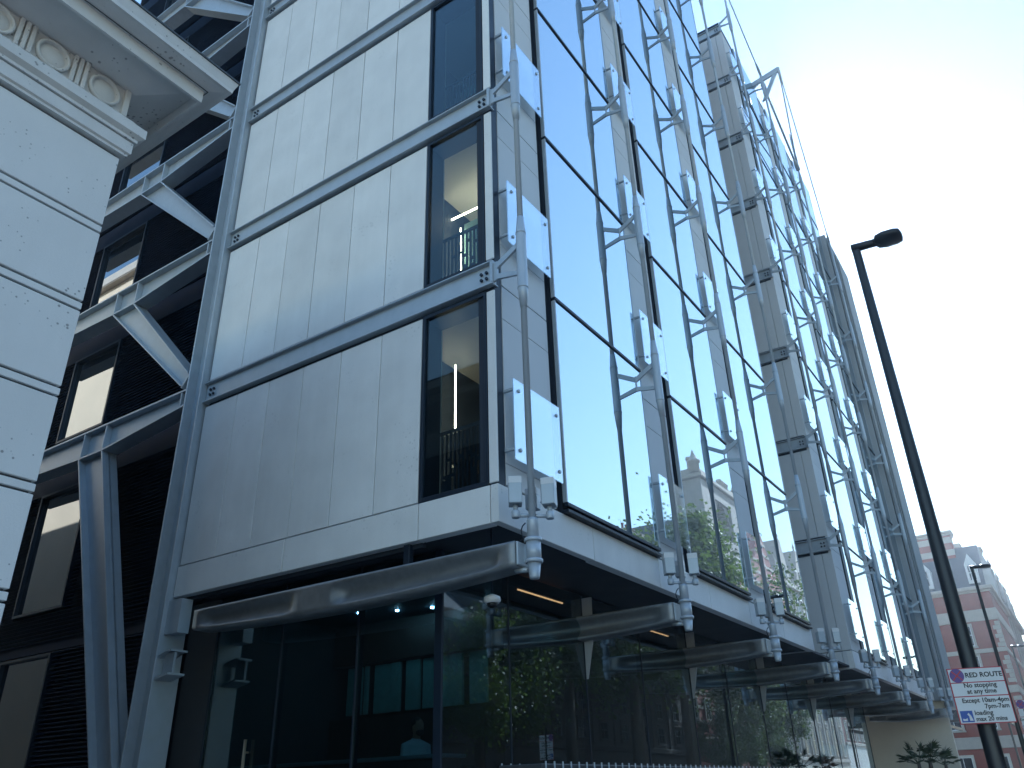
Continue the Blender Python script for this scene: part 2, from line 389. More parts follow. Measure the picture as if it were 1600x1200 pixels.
# side windows with a lit room behind each
rail_rng = random.Random(3)
for k in range(8):
    z0 = (5.06 if k == 0 else ZB[k] + BH + 0.02); z1 = ZB[k + 1] - 0.05
    xa, xb = -1.295, -.15
    f = MB()
    for (a, b_, c_, d_) in ((xa, xa + .05, z0, z1), (xb - .045, xb, z0, z1), (xa + .05, xb - .045, z1 - .06, z1), (xa + .05, xb - .045, z0, z0 + .06)):
        f.box(a, b_, 0.005, .10, c_, d_, .004)
    # dark lined reveal behind the frame
    f.box(xa + .002, xa + .02, .101, .42, z0, z1).box(xb - .02, xb - .002, .101, .42, z0, z1).box(xa + .02, xb - .02, .101, .42, z1 - .05, z1 - .01).box(xa + .02, xb - .02, .101, .42, z0 + .01, z0 + .05)
    win = f.build('window', 'frame_dark', hotel)
    piece('pane', win, xa + .05, xb - .045, .045, .055, z0 + .06, z1 - .06, 'window_glass', 0)
    r = MB(); zt = z0 + 1.13
    r.box(xa + .05, xb - .05, .385, .415, zt - .05, zt).box(xa + .05, xb - .05, .385, .415, z0 + .05, z0 + .13)
    x = xa + .075
    while x < xb - .07:
        r.box(x, x + .028, .39, .41, z0 + .13, zt - .05)
        q = rail_rng.uniform(.15, .85)
        if rail_rng.random() < .8: zz = z0 + .13 + q * .9; r.box(x + .028, x + .072, .392, .408, zz, zz + .05)
        if rail_rng.random() < .45: r.box(x + .028, x + .072, .392, .408, z0 + .13, z0 + .13 + rail_rng.uniform(.05, .4))
        x += .072
    r.build('railing', 'frame_dark', win)
    rm = MB()
    rm.box(-2.7, -.26, 3.6, 3.65, z0, z1 + .2).box(-2.75, -2.7, .43, 3.6, z0, z1 + .2).box(-.30, -.25, .43, 3.6, z0, z1 + .2)
    rm.box(-2.7, -.3, .43, 3.6, z0 - .05, z0 + .0).box(-2.7, -.3, .43, 3.6, z1 + .02, z1 + .1).box(-2.7, xa, .43, .47, z0, z1)
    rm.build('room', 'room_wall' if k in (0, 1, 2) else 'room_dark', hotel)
    if k == 0:
        MB().box(-1.70, -1.685, 1.3, 1.315, z0 + .05, z1 - .12).build('light_strip', 'led_warm', hotel)
        MB().box(-1.50, -.32, 1.75, 3.5, z0 + .02, z1 - .75).build('wardrobe', 'room_dark', hotel)
        MB().box(-1.25, -.5, .6, 1.1, z0 + .70, z0 + .75).box(-1.2, -1.15, .65, 1.05, z0, z0 + .70).box(-.6, -.55, .65, 1.05, z0, z0 + .70).build('desk', 'bar_wood', hotel)
    if k in (1, 2):
        MB().box(-2.2, -.35, 1.5, 1.52, z1 - .32, z1 - .30).box(-1.75, -1.735, 1.5, 1.52, z0 + .4, z1 - .6).build('light_strip', 'led_warm' if k == 1 else 'room_wall', hotel)
        MB().box(-1.7, -.32, 1.56, 3.5, z0 + .02, z1 - .5).build('wardrobe', 'teal_blind', hotel)
# street facade, bay by bay
def bay(j, end=False, first=False):
    y = j * BAY
    ya = y + (.20 if j == 0 else (Y2 - y + .02 if first else .25)); yb = y + 1.42
    for k in range(8):
        z0 = (5.075 if k == 0 else ZB[k] + .10); z1 = ZB[k + 1] + .09
        cuts = [z0, ZB[k] + BH + .40, z1 - .55, z1] if k else [z0, z0 + .30, z1 - .55, z1]
        for a, b in zip(cuts[:-1], cuts[1:]):
            piece('pier_panel', hotel, -.09, -.004, ya, yb - .06, a + .004, b - .004, 'pier_stone', .004)
            piece('pier_edge', hotel, -.09, -.008, yb - .055, yb, a + .004, b - .004, 'pier_stone', .004)
        g0 = ZB[k] + .58; g1 = ZB[k + 1] + .58 if k < 7 else 31.3
        gy0, gy1 = y + 1.58, y + 4.65
        p = piece('glass_pane', hotel, .045, .06, gy0 + .03, gy1 - .03, g0 + .03, g1 - .03, 'facade_glass', 0)
        piece('transom', hotel, .02, .085, gy0, gy1, g0 - .03, g0 + .028, 'frame_dark', .006)
        piece('glazing_bar', hotel, .0, .07, gy0, gy0 + .028, g0 + .03, g1 - .031, 'steel', .004)
        piece('glazing_bar', hotel, .0, .07, gy1 - .028, gy1, g0 + .03, g1 - .031, 'steel', .004)
        # glass screen on stand-off arms in front of the pier
        s0 = ZB[k] + .78; s1 = s0 + 1.16
        sc = piece('glass_screen', hotel, .15, .166, y + (.16 if j == 0 else .30), y + 1.34, s0, s1, 'screen_glass', .003)
        for zz in (s0 + .15, s1 - .16):
            ys = y + (.10 if j == 0 else .24)
            piece('fixing_arm', sc, .0, .149, ys + .06, ys + .10, zz - .02, zz + .02, 'steel', .004)
            for yy in (ys + .18, y + 1.25):
                MB().lathe([(.028, 0), (.028, .012), (.028, .012), (.02, .02)], (yy, zz), 10, 0, .166).build('fixing_button', 'steel', sc)
    MB().box(-.3, -.095, y + (.04 if j == 0 else .2 if j != 4 else .3), y + 1.60, 5.06, 31.3).build('pier_backing', 'backing', hotel)
    MB().box(-.3, -.02, y + 1.60, y + 4.68, 5.06, 31.3).build('glass_backing', 'backing', hotel)
    MB().box(-.005, .10, y + 1.56, y + 4.67, 5.06, 5.10).build('sill', 'frame_dark', hotel)
for j in (0, 1, 2): bay(j)
for j in (4, 5, 6): bay(j, first=(j == 4))
MB().box(-.094, -.014, .036, .19, 5.06, 31.3).build('slot_lining', 'frame_dark', hotel)
# dark louvred back of the slot between the two blocks
lv = MB()
z = 4.8
while z < 31.2:
    lv.add([(-1.40, 13.72, z), (-1.40, Y2, z), (-1.52, Y2, z + .085), (-1.52, 13.72, z + .085), (-1.405, 13.72, z - .012), (-1.405, Y2, z - .012), (-1.525, Y2, z + .073), (-1.525, 13.72, z + .073)],
           [(0, 1, 2, 3), (7, 6, 5, 4), (0, 4, 5, 1), (3, 2, 6, 7), (0, 3, 7, 4), (1, 5, 6, 2)]); z += .11
stuff(lv.build('louvre_blades', 'louvre', hotel))
MB().box(-1.78, -1.6, 13.72, Y2, 4.66, 31.2).build('louvre_back', 'backing', hotel)

# ------------------------------------------------------------------ ground floor of the hotel
XG, YG = -1.40, 0.67
GEND = 24.3
gy = [YG, 2.22, 4.45, 6.6, 8.86, 11.0, 13.28, 15.5, 17.7, 19.9, 22.1, GEND]
for a, b in zip(gy[:-1], gy[1:]):
    piece('shop_pane', hotel, XG - .012, XG, a + .012, b - .012, 0.35, 4.60, 'clear_glass', 0)
    piece('shop_mullion', hotel, XG - .10, XG + .012, b - .012, b + .012, 0.35, 4.60, 'frame_dark', .003)
piece('shop_mullion', hotel, XG - .10, XG + .02, YG - .03, YG + .012, 0.35, 4.60, 'frame_dark', .003)
gx = [-6.0, -4.45, -2.89, XG - .1]
for a, b in zip(gx[:-1], gx[1:]):
    piece('shop_pane', hotel, a + .015, b - .015, YG, YG + .012, 0.35, 4.60, 'clear_glass', 0)
    piece('shop_mullion', hotel, a - .015, a + .015, YG - .02, YG + .10, 0.35, 4.60, 'frame_dark', .003)
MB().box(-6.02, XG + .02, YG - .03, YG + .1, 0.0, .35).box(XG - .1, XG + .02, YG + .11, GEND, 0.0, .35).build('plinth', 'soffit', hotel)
MB().box(-6.8, -6.05, YG + .02, 9.0, 0, 4.6).build('core_wall', 'room_dark', hotel)
MB().box(-12, -6.82, 9.0, 9.1, 0, 4.6).box(-6.8, -5.0, 9.01, 9.1, 0, 4.6).box(-5.0, -4.9, 9.01, GEND + 6, 0, 4.6).build('back_wall', 'room_dark', hotel)
MB().box(-6.0, XG - .11, YG + .15, GEND, .30, .38).build('ground_floor_slab', 'bar_wood', hotel)
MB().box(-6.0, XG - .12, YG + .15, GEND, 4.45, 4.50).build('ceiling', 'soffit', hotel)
MB().box(-3.4, .30, 31.5, 31.8, 0, 4.55).build('end_wall', 'cream', hotel)
MB().box(-1.545, -1.525, 2.70, 4.05, 4.42, 4.44).box(-1.545, -1.525, 6.9, 8.3, 4.42, 4.44).build('light_strip', 'led_orange', hotel)
for j in range(1, 6):                                                 # tapered steel fins where the beams pass the glass
    y = j * BAY
    MB().prism([(-1.385, 4.55), (-1.20, 4.55), (-1.22, 3.85), (-1.36, 3.25), (-1.385, 3.25)], y + .02, y + .045, 1).build('glazing_fin', 'concrete_pier', hotel)
for (a, b) in ((-4.6, 2.4), (-3.1, 1.6), (-4.0, 2.7), (-3.4, 2.9), (-2.3, 3.0), (-2.2, 12.0)): MB().lathe([(.026, 0), (.026, .02)], (a, b), 12, 2, 4.43).build('fill_light', 'fill_cool', hotel)  # ceiling lights added to brighten the bar and the person
MB().tube([(-4.95, .60, 1.0), (-4.95, .60, 2.42)], .022, 10).tube([(-4.95, .60, 2.25), (-4.95, .67, 2.25)], .014, 8).tube([(-4.95, .60, 1.2), (-4.95, .67, 1.2)], .014, 8).build('door_handle', 'brass', hotel)
# blinds seen through the side glass
bx = -5.7
while bx < -2.7:
    wd = random.uniform(.2, .5)
    piece('blind_strip', hotel, bx, bx + wd - random.choice((.03, .05, .12)), 3.3 + random.uniform(0, .05), 3.37, 2.92, 3.72, 'teal_blind', .01); bx += wd
MB().box(-6.0, -2.6, 3.25, 3.45, .4, 2.86).box(-6.0, -2.6, 3.25, 3.45, 3.76, 4.44).build('bar_back', 'bar_wood', hotel)

# ------------------------------------------------------------------ cantilever beams under the soffit
def cast_beam(x0, x1, yc, label, bumps):
    t = thing('cantilever_beam', label, 'beam', (x1, yc, 3.85), 'cast steel beams under the soffit')
    prof = [(-1, 0.0), (-1, .12), (-1, .25), (-1, .38), (-1, .5), (-1, .62), (-1, .75), (-1, .88), (-1, 1.0)]
    N = 56; mb = MB(); rows = []
    for i in range(N + 1):
        u = i / N; x = x0 + (x1 - x0) * u
        belly = .10 * math.sin(math.pi * min(1, max(0, u))) ** 0.8
        zt = 4.22; zb = 3.93 - belly
        W = .165
        p = 0
        for (a, b) in bumps:
            if a < x < b:
                e = min(x - a, b - x) / .24; p = max(p, 1 - (1 - min(1, e)) ** 2.2)
        ring = []
        M = 10
        for q in range(M + 1):                   # left side, bottom to top
            v = q / M
            r = max(0.0, 1 - ((v - .5) / .36) ** 2) ** .8
            ring.append((-W + p * .115 * r, v))
        cr = .05
        pts = []
        for (yy, v) in ring:
            e = 0
            if v < .1: e = cr * .6
            pts.append((x, yc + yy + (e if v < .05 else 0), zb + (zt - zb) * v))
        for (yy, v) in reversed(ring):
            pts.append((x, yc - yy - (cr * .6 if v < .05 else 0), zb + (zt - zb) * v))
        rows.append(pts)
    n = len(rows[0]); V = [p for r_ in rows for p in r_]; F = []
    for i in range(N):
        for k in range(n): F.append((i * n + k, i * n + (k + 1) % n, (i + 1) * n + (k + 1) % n, (i + 1) * n + k))
    mb.add(V, F, True); mb.f.append(tuple(range(n))); mb.f.append(tuple(N * n + k for k in range(n)))
    o = mb.build('casting', 'cast_steel', t)
    piece('end_plate', t, x1 + .002, x1 + .03, yc - .155, yc + .155, 3.94, 4.215, 'steel', .012)
    MB().tube([(x1 - .10, yc, 3.925), (x1 + .07, yc, 3.90)], [.04, .028], 10).build('lug', 'steel', t)
    piece('hanger', t, x1 - 1.9, x1 - 1.8, yc + .06, yc + .15, 4.2, 4.558 if yc < 1 else 4.63, 'frame_dark', .005)
    return t
ORD = ['corner', 'second', 'third', 'fourth', 'fifth', 'sixth', 'seventh', 'eighth']
for j in range(8):
    y = j * BAY
    if j == 0:
        cast_beam(-5.52, .33, 0.0, 'long dark cast steel beam under the pale stone side wall, ending at the corner mast', ((-5.35, -3.35), (-2.6, .12)))
    else:
        cast_beam(-4.6 if j < 6 else -2.6, .33, y, 'dark cast steel beam under the soffit carrying the foot of the %s mast' % ORD[j], ((-4.3, -2.4), (-1.9, .12)))

# ------------------------------------------------------------------ masts, brackets and floodlights
MX = .48
def bracket(mb, y, z, x0=0.012):
    t = .019
    mb.prism([(x0, z + .04), (x0 + .06, z + .06), (x0 + .06, z + .36), (x0, z + .36)], y - t, y + t, 1)
    mb.prism([(x0 + .06, z + .245), (MX - .02, z + .47), (MX - .02, z + .57), (MX - .07, z + .535), (x0 + .06, z + .345)], y - t, y + t, 1)
    mb.prism([(x0 + .06, z + .06), (MX - .05, z - .01), (MX - .02, z - .02), (MX - .02, z + .10), (MX - .08, z + .065), (x0 + .06, z + .145)], y - t, y + t, 1)
MTOP = [36, 36, 36, 36, 36, 32.2, 31.6, 27.6]
for j in range(8):
    y = j * BAY; nm = ORD[j]
    lab = ('pale grey steel mast standing proud of the stone corner of the hotel' if j == 0 else
           'pale grey steel mast on the glass street front, %s counted from the stone corner' % nm)
    t = thing('steel_mast', lab, 'mast', (MX, y, 3.78), 'steel masts along the street front')
    top = MTOP[j]
    MB().lathe([(.043, 4.40), (.043, top - .3), (.043, top - .3), (.03, top)], (MX, y), 12).build('pole', 'mast_paint', t)
    for k in range(1, 9):
        z = ZB[k]
        if z + .9 > top: continue
        MB().lathe([(.048, -.56), (.072, -.26), (.072, -.26), (.077, -.26), (.077, -.24), (.077, -.24), (.073, -.24), (.073, -.24), (.073, .66), (.073, .66), (.077, .66), (.077, .68), (.077, .68), (.072, .68), (.072, .68), (.048, .96)], (MX, y), 14, 2, z).build('sleeve', 'mast_paint', t)
        b = MB()
        if j == 3: bracket(b, y, z - 0.0, .03); 
        else: bracket(b, y, z)
        b.build('bracket', 'steel', t)
    MB().lathe([(.07, 4.22), (.07, 4.47), (.07, 4.47), (.055, 4.50)], (MX, y), 14).build('base_tube', 'mast_paint', t)
    MB().lathe([(.088, 3.98), (.088, 4.215)], (MX, y), 14).build('knuckle', 'mast_paint', t)
    for zc in (3.965, 4.215):
        c = MB().lathe([(.10, 0), (.106, .012), (.106, .03), (.10, .042)], (MX, y), 16, 2, zc)
        c.box(.385, .41, y - .05, y + .05, zc, zc + .042)
        c.build('collar', 'mast_paint', t)
    MB().lathe([(.0, -.0), (.055, 0), (.06, .02), (.06, .02), (.08, .18)], (MX, y), 14, 2, 3.785).build('foot_cup', 'mast_paint', t)
    pts = [(MX - .06, y - .06, 4.44)] + [(MX - .075 - .03 * math.sin(a), y - .06 - .03 * math.sin(a), 4.44 - .2 * a / 3.1) for a in (.6, 1.4, 2.2, 3.0)] + [(MX - .2, y - .03, 4.235)]
    MB().tube(pts, .008, 6).build('cable', 'frame_dark', t)
    side = ('box floodlight, wall side,', 'box floodlight, road side,', 'small rear box floodlight')
    for q, (ax, ay, rz, sc) in enumerate(((-.15, -.125, 35, 1.0), (.15, .16, 20, 1.0), (-.09, .17, 100, .8))):
        fl = thing('floodlight', 'grey %s on the foot of the %s' % (side[q], 'corner mast' if j == 0 else nm + ' mast from the corner'), 'floodlight', (MX + ax, y + ay, 4.50), 'floodlights at the feet of the masts', R(rz))
        h = MB().box(-.08 * sc, .08 * sc, -.095 * sc, .095 * sc, .16, .16 + .33 * sc, .008); me = h.build('housing', 'steel', fl)
        MB().box(-.081 * sc, .081 * sc, -.096 * sc, .096 * sc, .164 + .33 * sc - .09, .163 + .33 * sc, .006).build('lamp_head', 'sign_white', fl)
        MB().lathe([(.03, .085), (.03, .155)], (0, 0), 10).build('stem', 'steel', fl)
        MB().lathe([(.045, .0), (.05, .01), (.05, .085), (.045, .09)], (0, 0), 12).build('swivel', 'mast_paint', fl)
        v = Matrix.Rotation(-R(rz), 3, 'Z') @ Vector((-ax, -ay, 0)); v.normalize()
        L = math.hypot(ax, ay)
        MB().tube([(v.x * .04, v.y * .04, .03), (v.x * (L - .04), v.y * (L - .04), .03)], .024, 8).build('arm', 'mast_paint', fl)

# roof outrigger and stay rods
og = thing('roof_outrigger', 'grey triangular steel outrigger jutting over the street at roof level', 'outrigger', (MX, 5 * BAY, 31.4))
y = 5 * BAY
MB().prism([(-.35, 31.30), (1.30, 31.58), (1.38, 31.78), (1.30, 31.86), (-.35, 31.56)], y - .05, y + .05, 1).build('arm', 'steel', og)
MB().prism([(.30, 30.25), (.52, 30.3), (1.22, 31.56), (1.0, 31.53)], y - .04, y + .04, 1).build('strut', 'steel', og)
def rod(a, b, lab, r=.03):
    t = thing('stay_rod', lab, 'rod', a, 'steel stay rods at the roof edge')
    MB().tube([a, b], r, 8).build('bar', 'mast_paint', t)
    va, vb = Vector(a), Vector(b); d = (vb - va).normalized()
    for e, s in ((va, 1), (vb, -1)): MB().tube([e, e + d * s * .3, e + d * s * .7], [r * 2.1, r * 2.1, r], 8).build('fork_end', 'mast_paint', t)
rod((MX, 5 * BAY, 31.9), (MX, 4 * BAY, 33.9), 'steel stay rod slanting up from the outrigger mast to the fifth mast')
rod((MX, 5 * BAY, 31.3), (MX, 6 * BAY, 29.2), 'steel stay rod slanting down from the outrigger mast to the seventh mast', .05)
rod((1.32, 5 * BAY, 31.6), (MX, 6 * BAY, 29.5), 'steel stay rod from the outrigger tip to the seventh mast', .03)
rod((1.32, 5 * BAY, 31.66), (MX, 7 * BAY, 27.4), 'long thin steel stay rod from the outrigger tip to the end pier', .025)

# end pier of the hotel
pier = thing('end_pier', 'tall grey concrete pier with fluted edge closing the far end of the glass front', 'pier', (.2, 31.5, 0))
MB().box(-1.8, .30, 31.25, 33.6, 4.57, 28.2).build('shaft', 'concrete_pier', pier)
for i in range(5): MB().box(.34 + i * .06, .375 + i * .06, 31.3 + i * .05, 33.6, 4.3, 28.0 - i * .35, .006).build('flute', 'concrete_pier', pier)
MB().box(.301, .62, 31.7, 33.5, 4.3, 26.4).build('flute_backing', 'concrete_pier', pier)
for zz in (8.2, 11.6, 15.0, 18.3, 21.6, 25.0): piece('joint_band', pier, -1.0, .302, 31.235, 31.26, zz - .03, zz, 'steel', .002)

# ------------------------------------------------------------------ braced steel frame on the side lane
fr = thing('bracing_frame', 'galvanised steel frame with tall column, raking leg and diagonal braces over dark louvres', 'steel frame', (-6.6, .1, 0))
def tapered(name, p0, p1, w0, w1, yf=-.12, depth=.32, fth=.035, m='steel'):
    """tapered I-member in the facade plane; its web is recessed between two flanges"""
    a = Vector((p0[0], 0, p0[1])); b = Vector((p1[0], 0, p1[1])); d = (b - a).normalized(); n = Vector((-d.z, 0, d.x))
    def q(p, s): v = p + n * s; return (v.x, v.z)
    web = MB().prism([q(a, w0 / 2 - fth), q(b, w1 / 2 - fth), q(b, -w1 / 2 + fth), q(a, -w0 / 2 + fth)], yf + .13, yf + .16, 1).build(name, m, fr)
    for s in (1, -1):
        MB().prism([q(a, s * w0 / 2), q(b, s * w1 / 2), q(b, s * (w1 / 2 - fth)), q(a, s * (w0 / 2 - fth))], yf, yf + depth, 1).build('flange', m, web)
    return web
def quad_member(name, tl, tr, br, bl, yf=-.12, depth=.30, fth=.04):
    web = MB().prism([tl, tr, br, bl], yf + .13, yf + .16, 1).build(name, 'steel', fr)
    MB().prism([tl, (tl[0] + fth, tl[1]), (bl[0] + fth * .8, bl[1]), bl], yf, yf + depth, 1).build('flange', 'steel', web)
    MB().prism([(tr[0] - fth, tr[1]), tr, br, (br[0] - fth * .8, br[1])], yf, yf + depth, 1).build('flange', 'steel', web)
    MB().prism([(bl[0], bl[1]), (br[0], br[1]), (br[0] + .02, br[1] - .04), (bl[0] + .02, bl[1] - .05)], yf + .02, yf + depth - .02, 1).build('end_plate', 'steel', web)
    return web
# main column: flanges across the facade, web recessed
col = MB().box(-6.79, -6.41, .06, .09, 0, 33).build('column', 'steel', fr)
piece('flange', col, -6.825, -6.79, -.12, .34, 0, 33, 'steel', .006)
piece('flange', col, -6.41, -6.375, -.12, .34, 0, 33, 'steel', .006)
MB().prism([(-6.374, 3.62), (-6.2, 3.70), (-6.05, 3.70), (-6.05, 3.73), (-6.374, 3.66)], -.1, .2, 1).prism([(-6.374, 3.30), (-6.05, 3.36), (-6.05, 3.39), (-6.374, 3.34)], -.1, .2, 1).box(-6.3, -6.06, -.02, .02, 3.37, 3.69).box(-6.374, -6.04, -.05, .15, 3.98, 4.5).build('corbel', 'steel', col)
# raking leg of the V
NODE = -9.68
quad_member('raking_leg', (NODE - .44, 7.80), (NODE + .40, 7.80), (-6.30, .3), (-6.84, .3))
# storey beams and diagonals
NODE = -9.68
for k in range(1, 9):
    z = ZB[k]
    web = MB().prism([(-6.83, z + .36), (-6.83, z + .08), (NODE + .38, z - .16), (NODE - .42, z - .16), (-13.8, z - .05), (-13.8, z + .36)], .01, .04, 1).build('storey_beam', 'steel', fr)
    MB().box(-13.8, -6.83, -.12, .2, z + .36, z + .395).build('flange', 'steel', web)
    MB().prism([(-6.83, z + .08), (-6.83, z + .045), (NODE + .38, z - .195), (NODE - .42, z - .195), (-13.8, z - .085), (-13.8, z - .05), (NODE - .42, z - .16), (NODE + .38, z - .16)], -.12, .2, 1).build('flange', 'steel', web)
    for xs in (NODE + .36, NODE - .40, -6.95): piece('stiffener', web, xs - .015, xs + .015, -.115, .0095, z + (-.155 if xs < -7 else .085), z + .358, 'steel', .003)
    if k > 1:
        quad_member('brace', (NODE - .42, z - .198), (NODE + .38, z - .198), (-6.85, ZB[k - 1] + .74), (-7.04, ZB[k - 1] + .52))
# dark louvred wing behind the frame, with windows
wing = thing('louvred_wing', 'dark louvred rear wing with recessed windows behind the steel braces', 'building wing', (-10.4, .9, 0))
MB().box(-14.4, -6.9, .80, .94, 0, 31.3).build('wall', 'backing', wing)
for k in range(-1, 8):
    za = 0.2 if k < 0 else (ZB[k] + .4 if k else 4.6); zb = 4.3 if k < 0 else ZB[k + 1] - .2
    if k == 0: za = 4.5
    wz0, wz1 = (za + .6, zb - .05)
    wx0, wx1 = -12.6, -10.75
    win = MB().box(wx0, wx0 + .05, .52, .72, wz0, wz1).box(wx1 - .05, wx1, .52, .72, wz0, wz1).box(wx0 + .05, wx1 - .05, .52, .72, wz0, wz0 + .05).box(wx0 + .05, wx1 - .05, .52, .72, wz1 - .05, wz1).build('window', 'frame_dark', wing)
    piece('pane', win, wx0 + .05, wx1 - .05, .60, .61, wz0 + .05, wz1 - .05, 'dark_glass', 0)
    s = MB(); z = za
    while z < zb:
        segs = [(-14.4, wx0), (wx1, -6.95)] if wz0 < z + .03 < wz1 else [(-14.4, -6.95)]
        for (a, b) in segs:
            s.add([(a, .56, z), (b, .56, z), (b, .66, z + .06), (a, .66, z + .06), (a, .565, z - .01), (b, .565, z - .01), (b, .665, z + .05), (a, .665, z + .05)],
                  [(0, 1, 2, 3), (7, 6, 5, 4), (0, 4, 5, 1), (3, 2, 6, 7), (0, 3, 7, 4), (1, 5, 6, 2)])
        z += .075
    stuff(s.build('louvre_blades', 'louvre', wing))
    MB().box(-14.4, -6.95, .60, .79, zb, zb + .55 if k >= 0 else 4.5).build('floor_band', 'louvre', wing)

# ------------------------------------------------------------------ classical stone building on the left
cl = thing('stucco_building', 'white stucco classical building with channelled courses and a heavy roundel cornice', 'building', (-1.94, -4.47, 0))
CX, CY = -1.94, -4.47
Y0 = -13.5
gz = [7.04, 6.08, 5.12, 4.16, 3.20, 2.24, 1.28]
MB().box(-16, CX - .035, Y0, CY - .035, 0, 8.6).build('wall', 'lead', cl)
tops = [8.02] + [g - .062 for g in gz]; bots = [g + .062 for g in gz] + [0]
cr = random.Random(5)
for i, (t1, b1) in enumerate(zip(tops, bots)):
    y = CY
    L = cr.uniform(1.0, 2.2)
    while y > Y0:
        y2 = max(Y0, y - L)
        piece('stone_block', cl, CX - .30 if y == CY else CX - .10, CX, y2 + .0015, y - .0015, b1, t1, 'stucco', .006); y = y2; L = 2.4
    if i < len(gz):
        g = gz[i]
        MB().box(CX - .1, CX - .002, Y0, CY - .0, g - .036, g + .036, .004).build('fillet_band', 'stucco', cl)
def ring_mould(name, o0, o1, z0, z1, m='stucco_trim', prof=None):
    """moulding that wraps the corner: street side and lane side, mitred by butting"""
    poly = prof or [(o0, z0), (o1, z0), (o1, z1), (o0, z1)]
    # loft the profile round the corner
    V = []; n = len(poly)
    for (o, z) in poly: V.append((CX + o, Y0, z))
    for (o, z) in poly: V.append((CX + o, CY + o, z))
    for (o, z) in poly: V.append((-16, CY + o, z))
    F = [tuple(range(n)), tuple(range(3 * n - 1, 2 * n - 1, -1))]
    for s in (0, 1):
        for i in range(n): F.append((s * n + i, s * n + (i + 1) % n, (s + 1) * n + (i + 1) % n, (s + 1) * n + i))
    return MB().add(V, F).build(name, m, cl)
MB().box(-16, CX - .302, CY - .034, CY - .01, 0, 8.05).build('lane_wall', 'soot_brick', cl)
ring_mould('moulding', 0, 0, 0, 0, prof=[(-.09, 8.055), (.05, 8.055), (.05, 8.085), (.075, 8.10), (.075, 8.25), (-.09, 8.25)])
ring_mould('moulding', 0, 0, 0, 0, prof=[(-.09, 8.262), (.10, 8.262), (.10, 8.30), (.155, 8.335), (.155, 8.455), (.12, 8.47), (.03, 8.585), (-.09, 8.585)])
ring_mould('frieze', -.09, -.03, 8.59, 8.99)
ring_mould('corona', 0, 0, 0, 0, prof=[(-.09, 8.99), (.0, 8.99), (.48, 9.15), (.482, 9.0), (.515, 9.0), (.518, 9.18), (.70, 9.21), (.745, 9.205), (.75, 9.25), (.785, 9.36), (-.09, 9.36)])
ring_mould('lead_flashing', -.09, .80, 9.362, 9.385, 'lead')
ring_mould('drip_groove', .545, .553, 9.176, 9.1835, 'lead')
y = -4.81; i = 0
while y > Y0:
    rd = MB().lathe([(.150, 0), (.175, .0), (.182, .02), (.182, .045), (.165, .055), (.148, .045), (.146, .012)], (y, 8.78), 28, 0, CX - .032).build('roundel', 'stucco_trim', cl)
    MB().lathe([(.146, .0), (.13, .014), (.09, .034), (.04, .043), (0.0, .045)], (y, 8.78), 24, 0, CX - .031).build('boss', 'stucco_trim', rd)
    for dy in (-.235, -.30, -.365):
        piece('triglyph_bar', cl, CX - .031, CX + .02, y + dy - .023, y + dy + .023, 8.595, 8.985, 'stucco_trim', .008)
    if i == 0:
        piece('triglyph_bar', cl, CX - .031, CX + .02, y + .225, y + .29, 8.595, 8.985, 'stucco_trim', .008)
    y -= .585; i += 1

# ------------------------------------------------------------------ street lamps and signs
def lamp(x, y, h, label, r=.085):
    t = thing('street_lamp', label, 'lamp post', (x, y, 0), 'street lamps along the kerb')
    MB().lathe([(r * 1.15, 0), (r * 1.15, 1.5), (r * 1.15, 1.5), (r, 1.6), (r * .62, h - .05), (r * .62, h - .05), (.03, h)], (x, y), 16).build('post', 'post_black', t)
    hd = MB().tube([(x - .05, y, h + .02), (x + .30, y, h - .01)], [.06, .055], 10).build('spigot', 'post_black', t)
    b = MB()
    xs = [.24, .27, .36, .50, .56, .58]; hw = [.06, .13, .165, .165, .14, .05]; hh = [.04, .055, .065, .06, .045, .02]
    V = []; n = 8
    for X, W, H in zip(xs, hw, hh):
        for k in range(n):
            a = 2 * math.pi * (k + .5) / n; V.append((x + X, y + W * math.copysign(abs(math.cos(a)) ** .6, math.cos(a)), h + .01 - X * .05 + H * math.copysign(abs(math.sin(a)) ** .7, math.sin(a))))
    F = [(i * n + k, i * n + (k + 1) % n, (i + 1) * n + (k + 1) % n, (i + 1) * n + k) for i in range(len(xs) - 1) for k in range(n)]
    b.add(V, F, True); b.f.append(tuple(range(n))); b.f.append(tuple((len(xs) - 1) * n + k for k in range(n)))
    b.build('lantern', 'post_black', t)
    for yy in (-.05, .0, .05): MB().lathe([(.013, 0), (.013, .006)], (x + .27, y + yy), 8, 2, h - .05).build('indicator', 'sign_white', t)
    MB().box(x - r * .5, x + r * .5, y - r * 1.17, y - r * 1.1, .5, 1.1).build('access_door', 'post_black', t)
    return t
LX, LY = 4.40, 2.20
lamp(LX, LY, 8.0, 'tall dark street lamp post carrying the red route sign')
lamp(3.22, 23.4, 8.0, 'slim dark street lamp beyond the red route sign, beside the brick building', .07)
lamp(2.55, 45.0, 8.0, 'far small street lamp in front of the grey stone terrace', .07)
DG = None
def text_mesh(body, size, bold=0.0):
    cu = bpy.data.curves.new('txt', 'FONT'); cu.body = body; cu.size = size; cu.offset = bold; cu.resolution_u = 3; cu.extrude = .0006
    o = bpy.data.objects.new('txt', cu); COL.objects.link(o); bpy.context.view_layer.update()
    me = bpy.data.meshes.new_from_object(o.evaluated_get(bpy.context.evaluated_depsgraph_get()))
    bpy.data.objects.remove(o); bpy.data.curves.remove(cu)
    return me
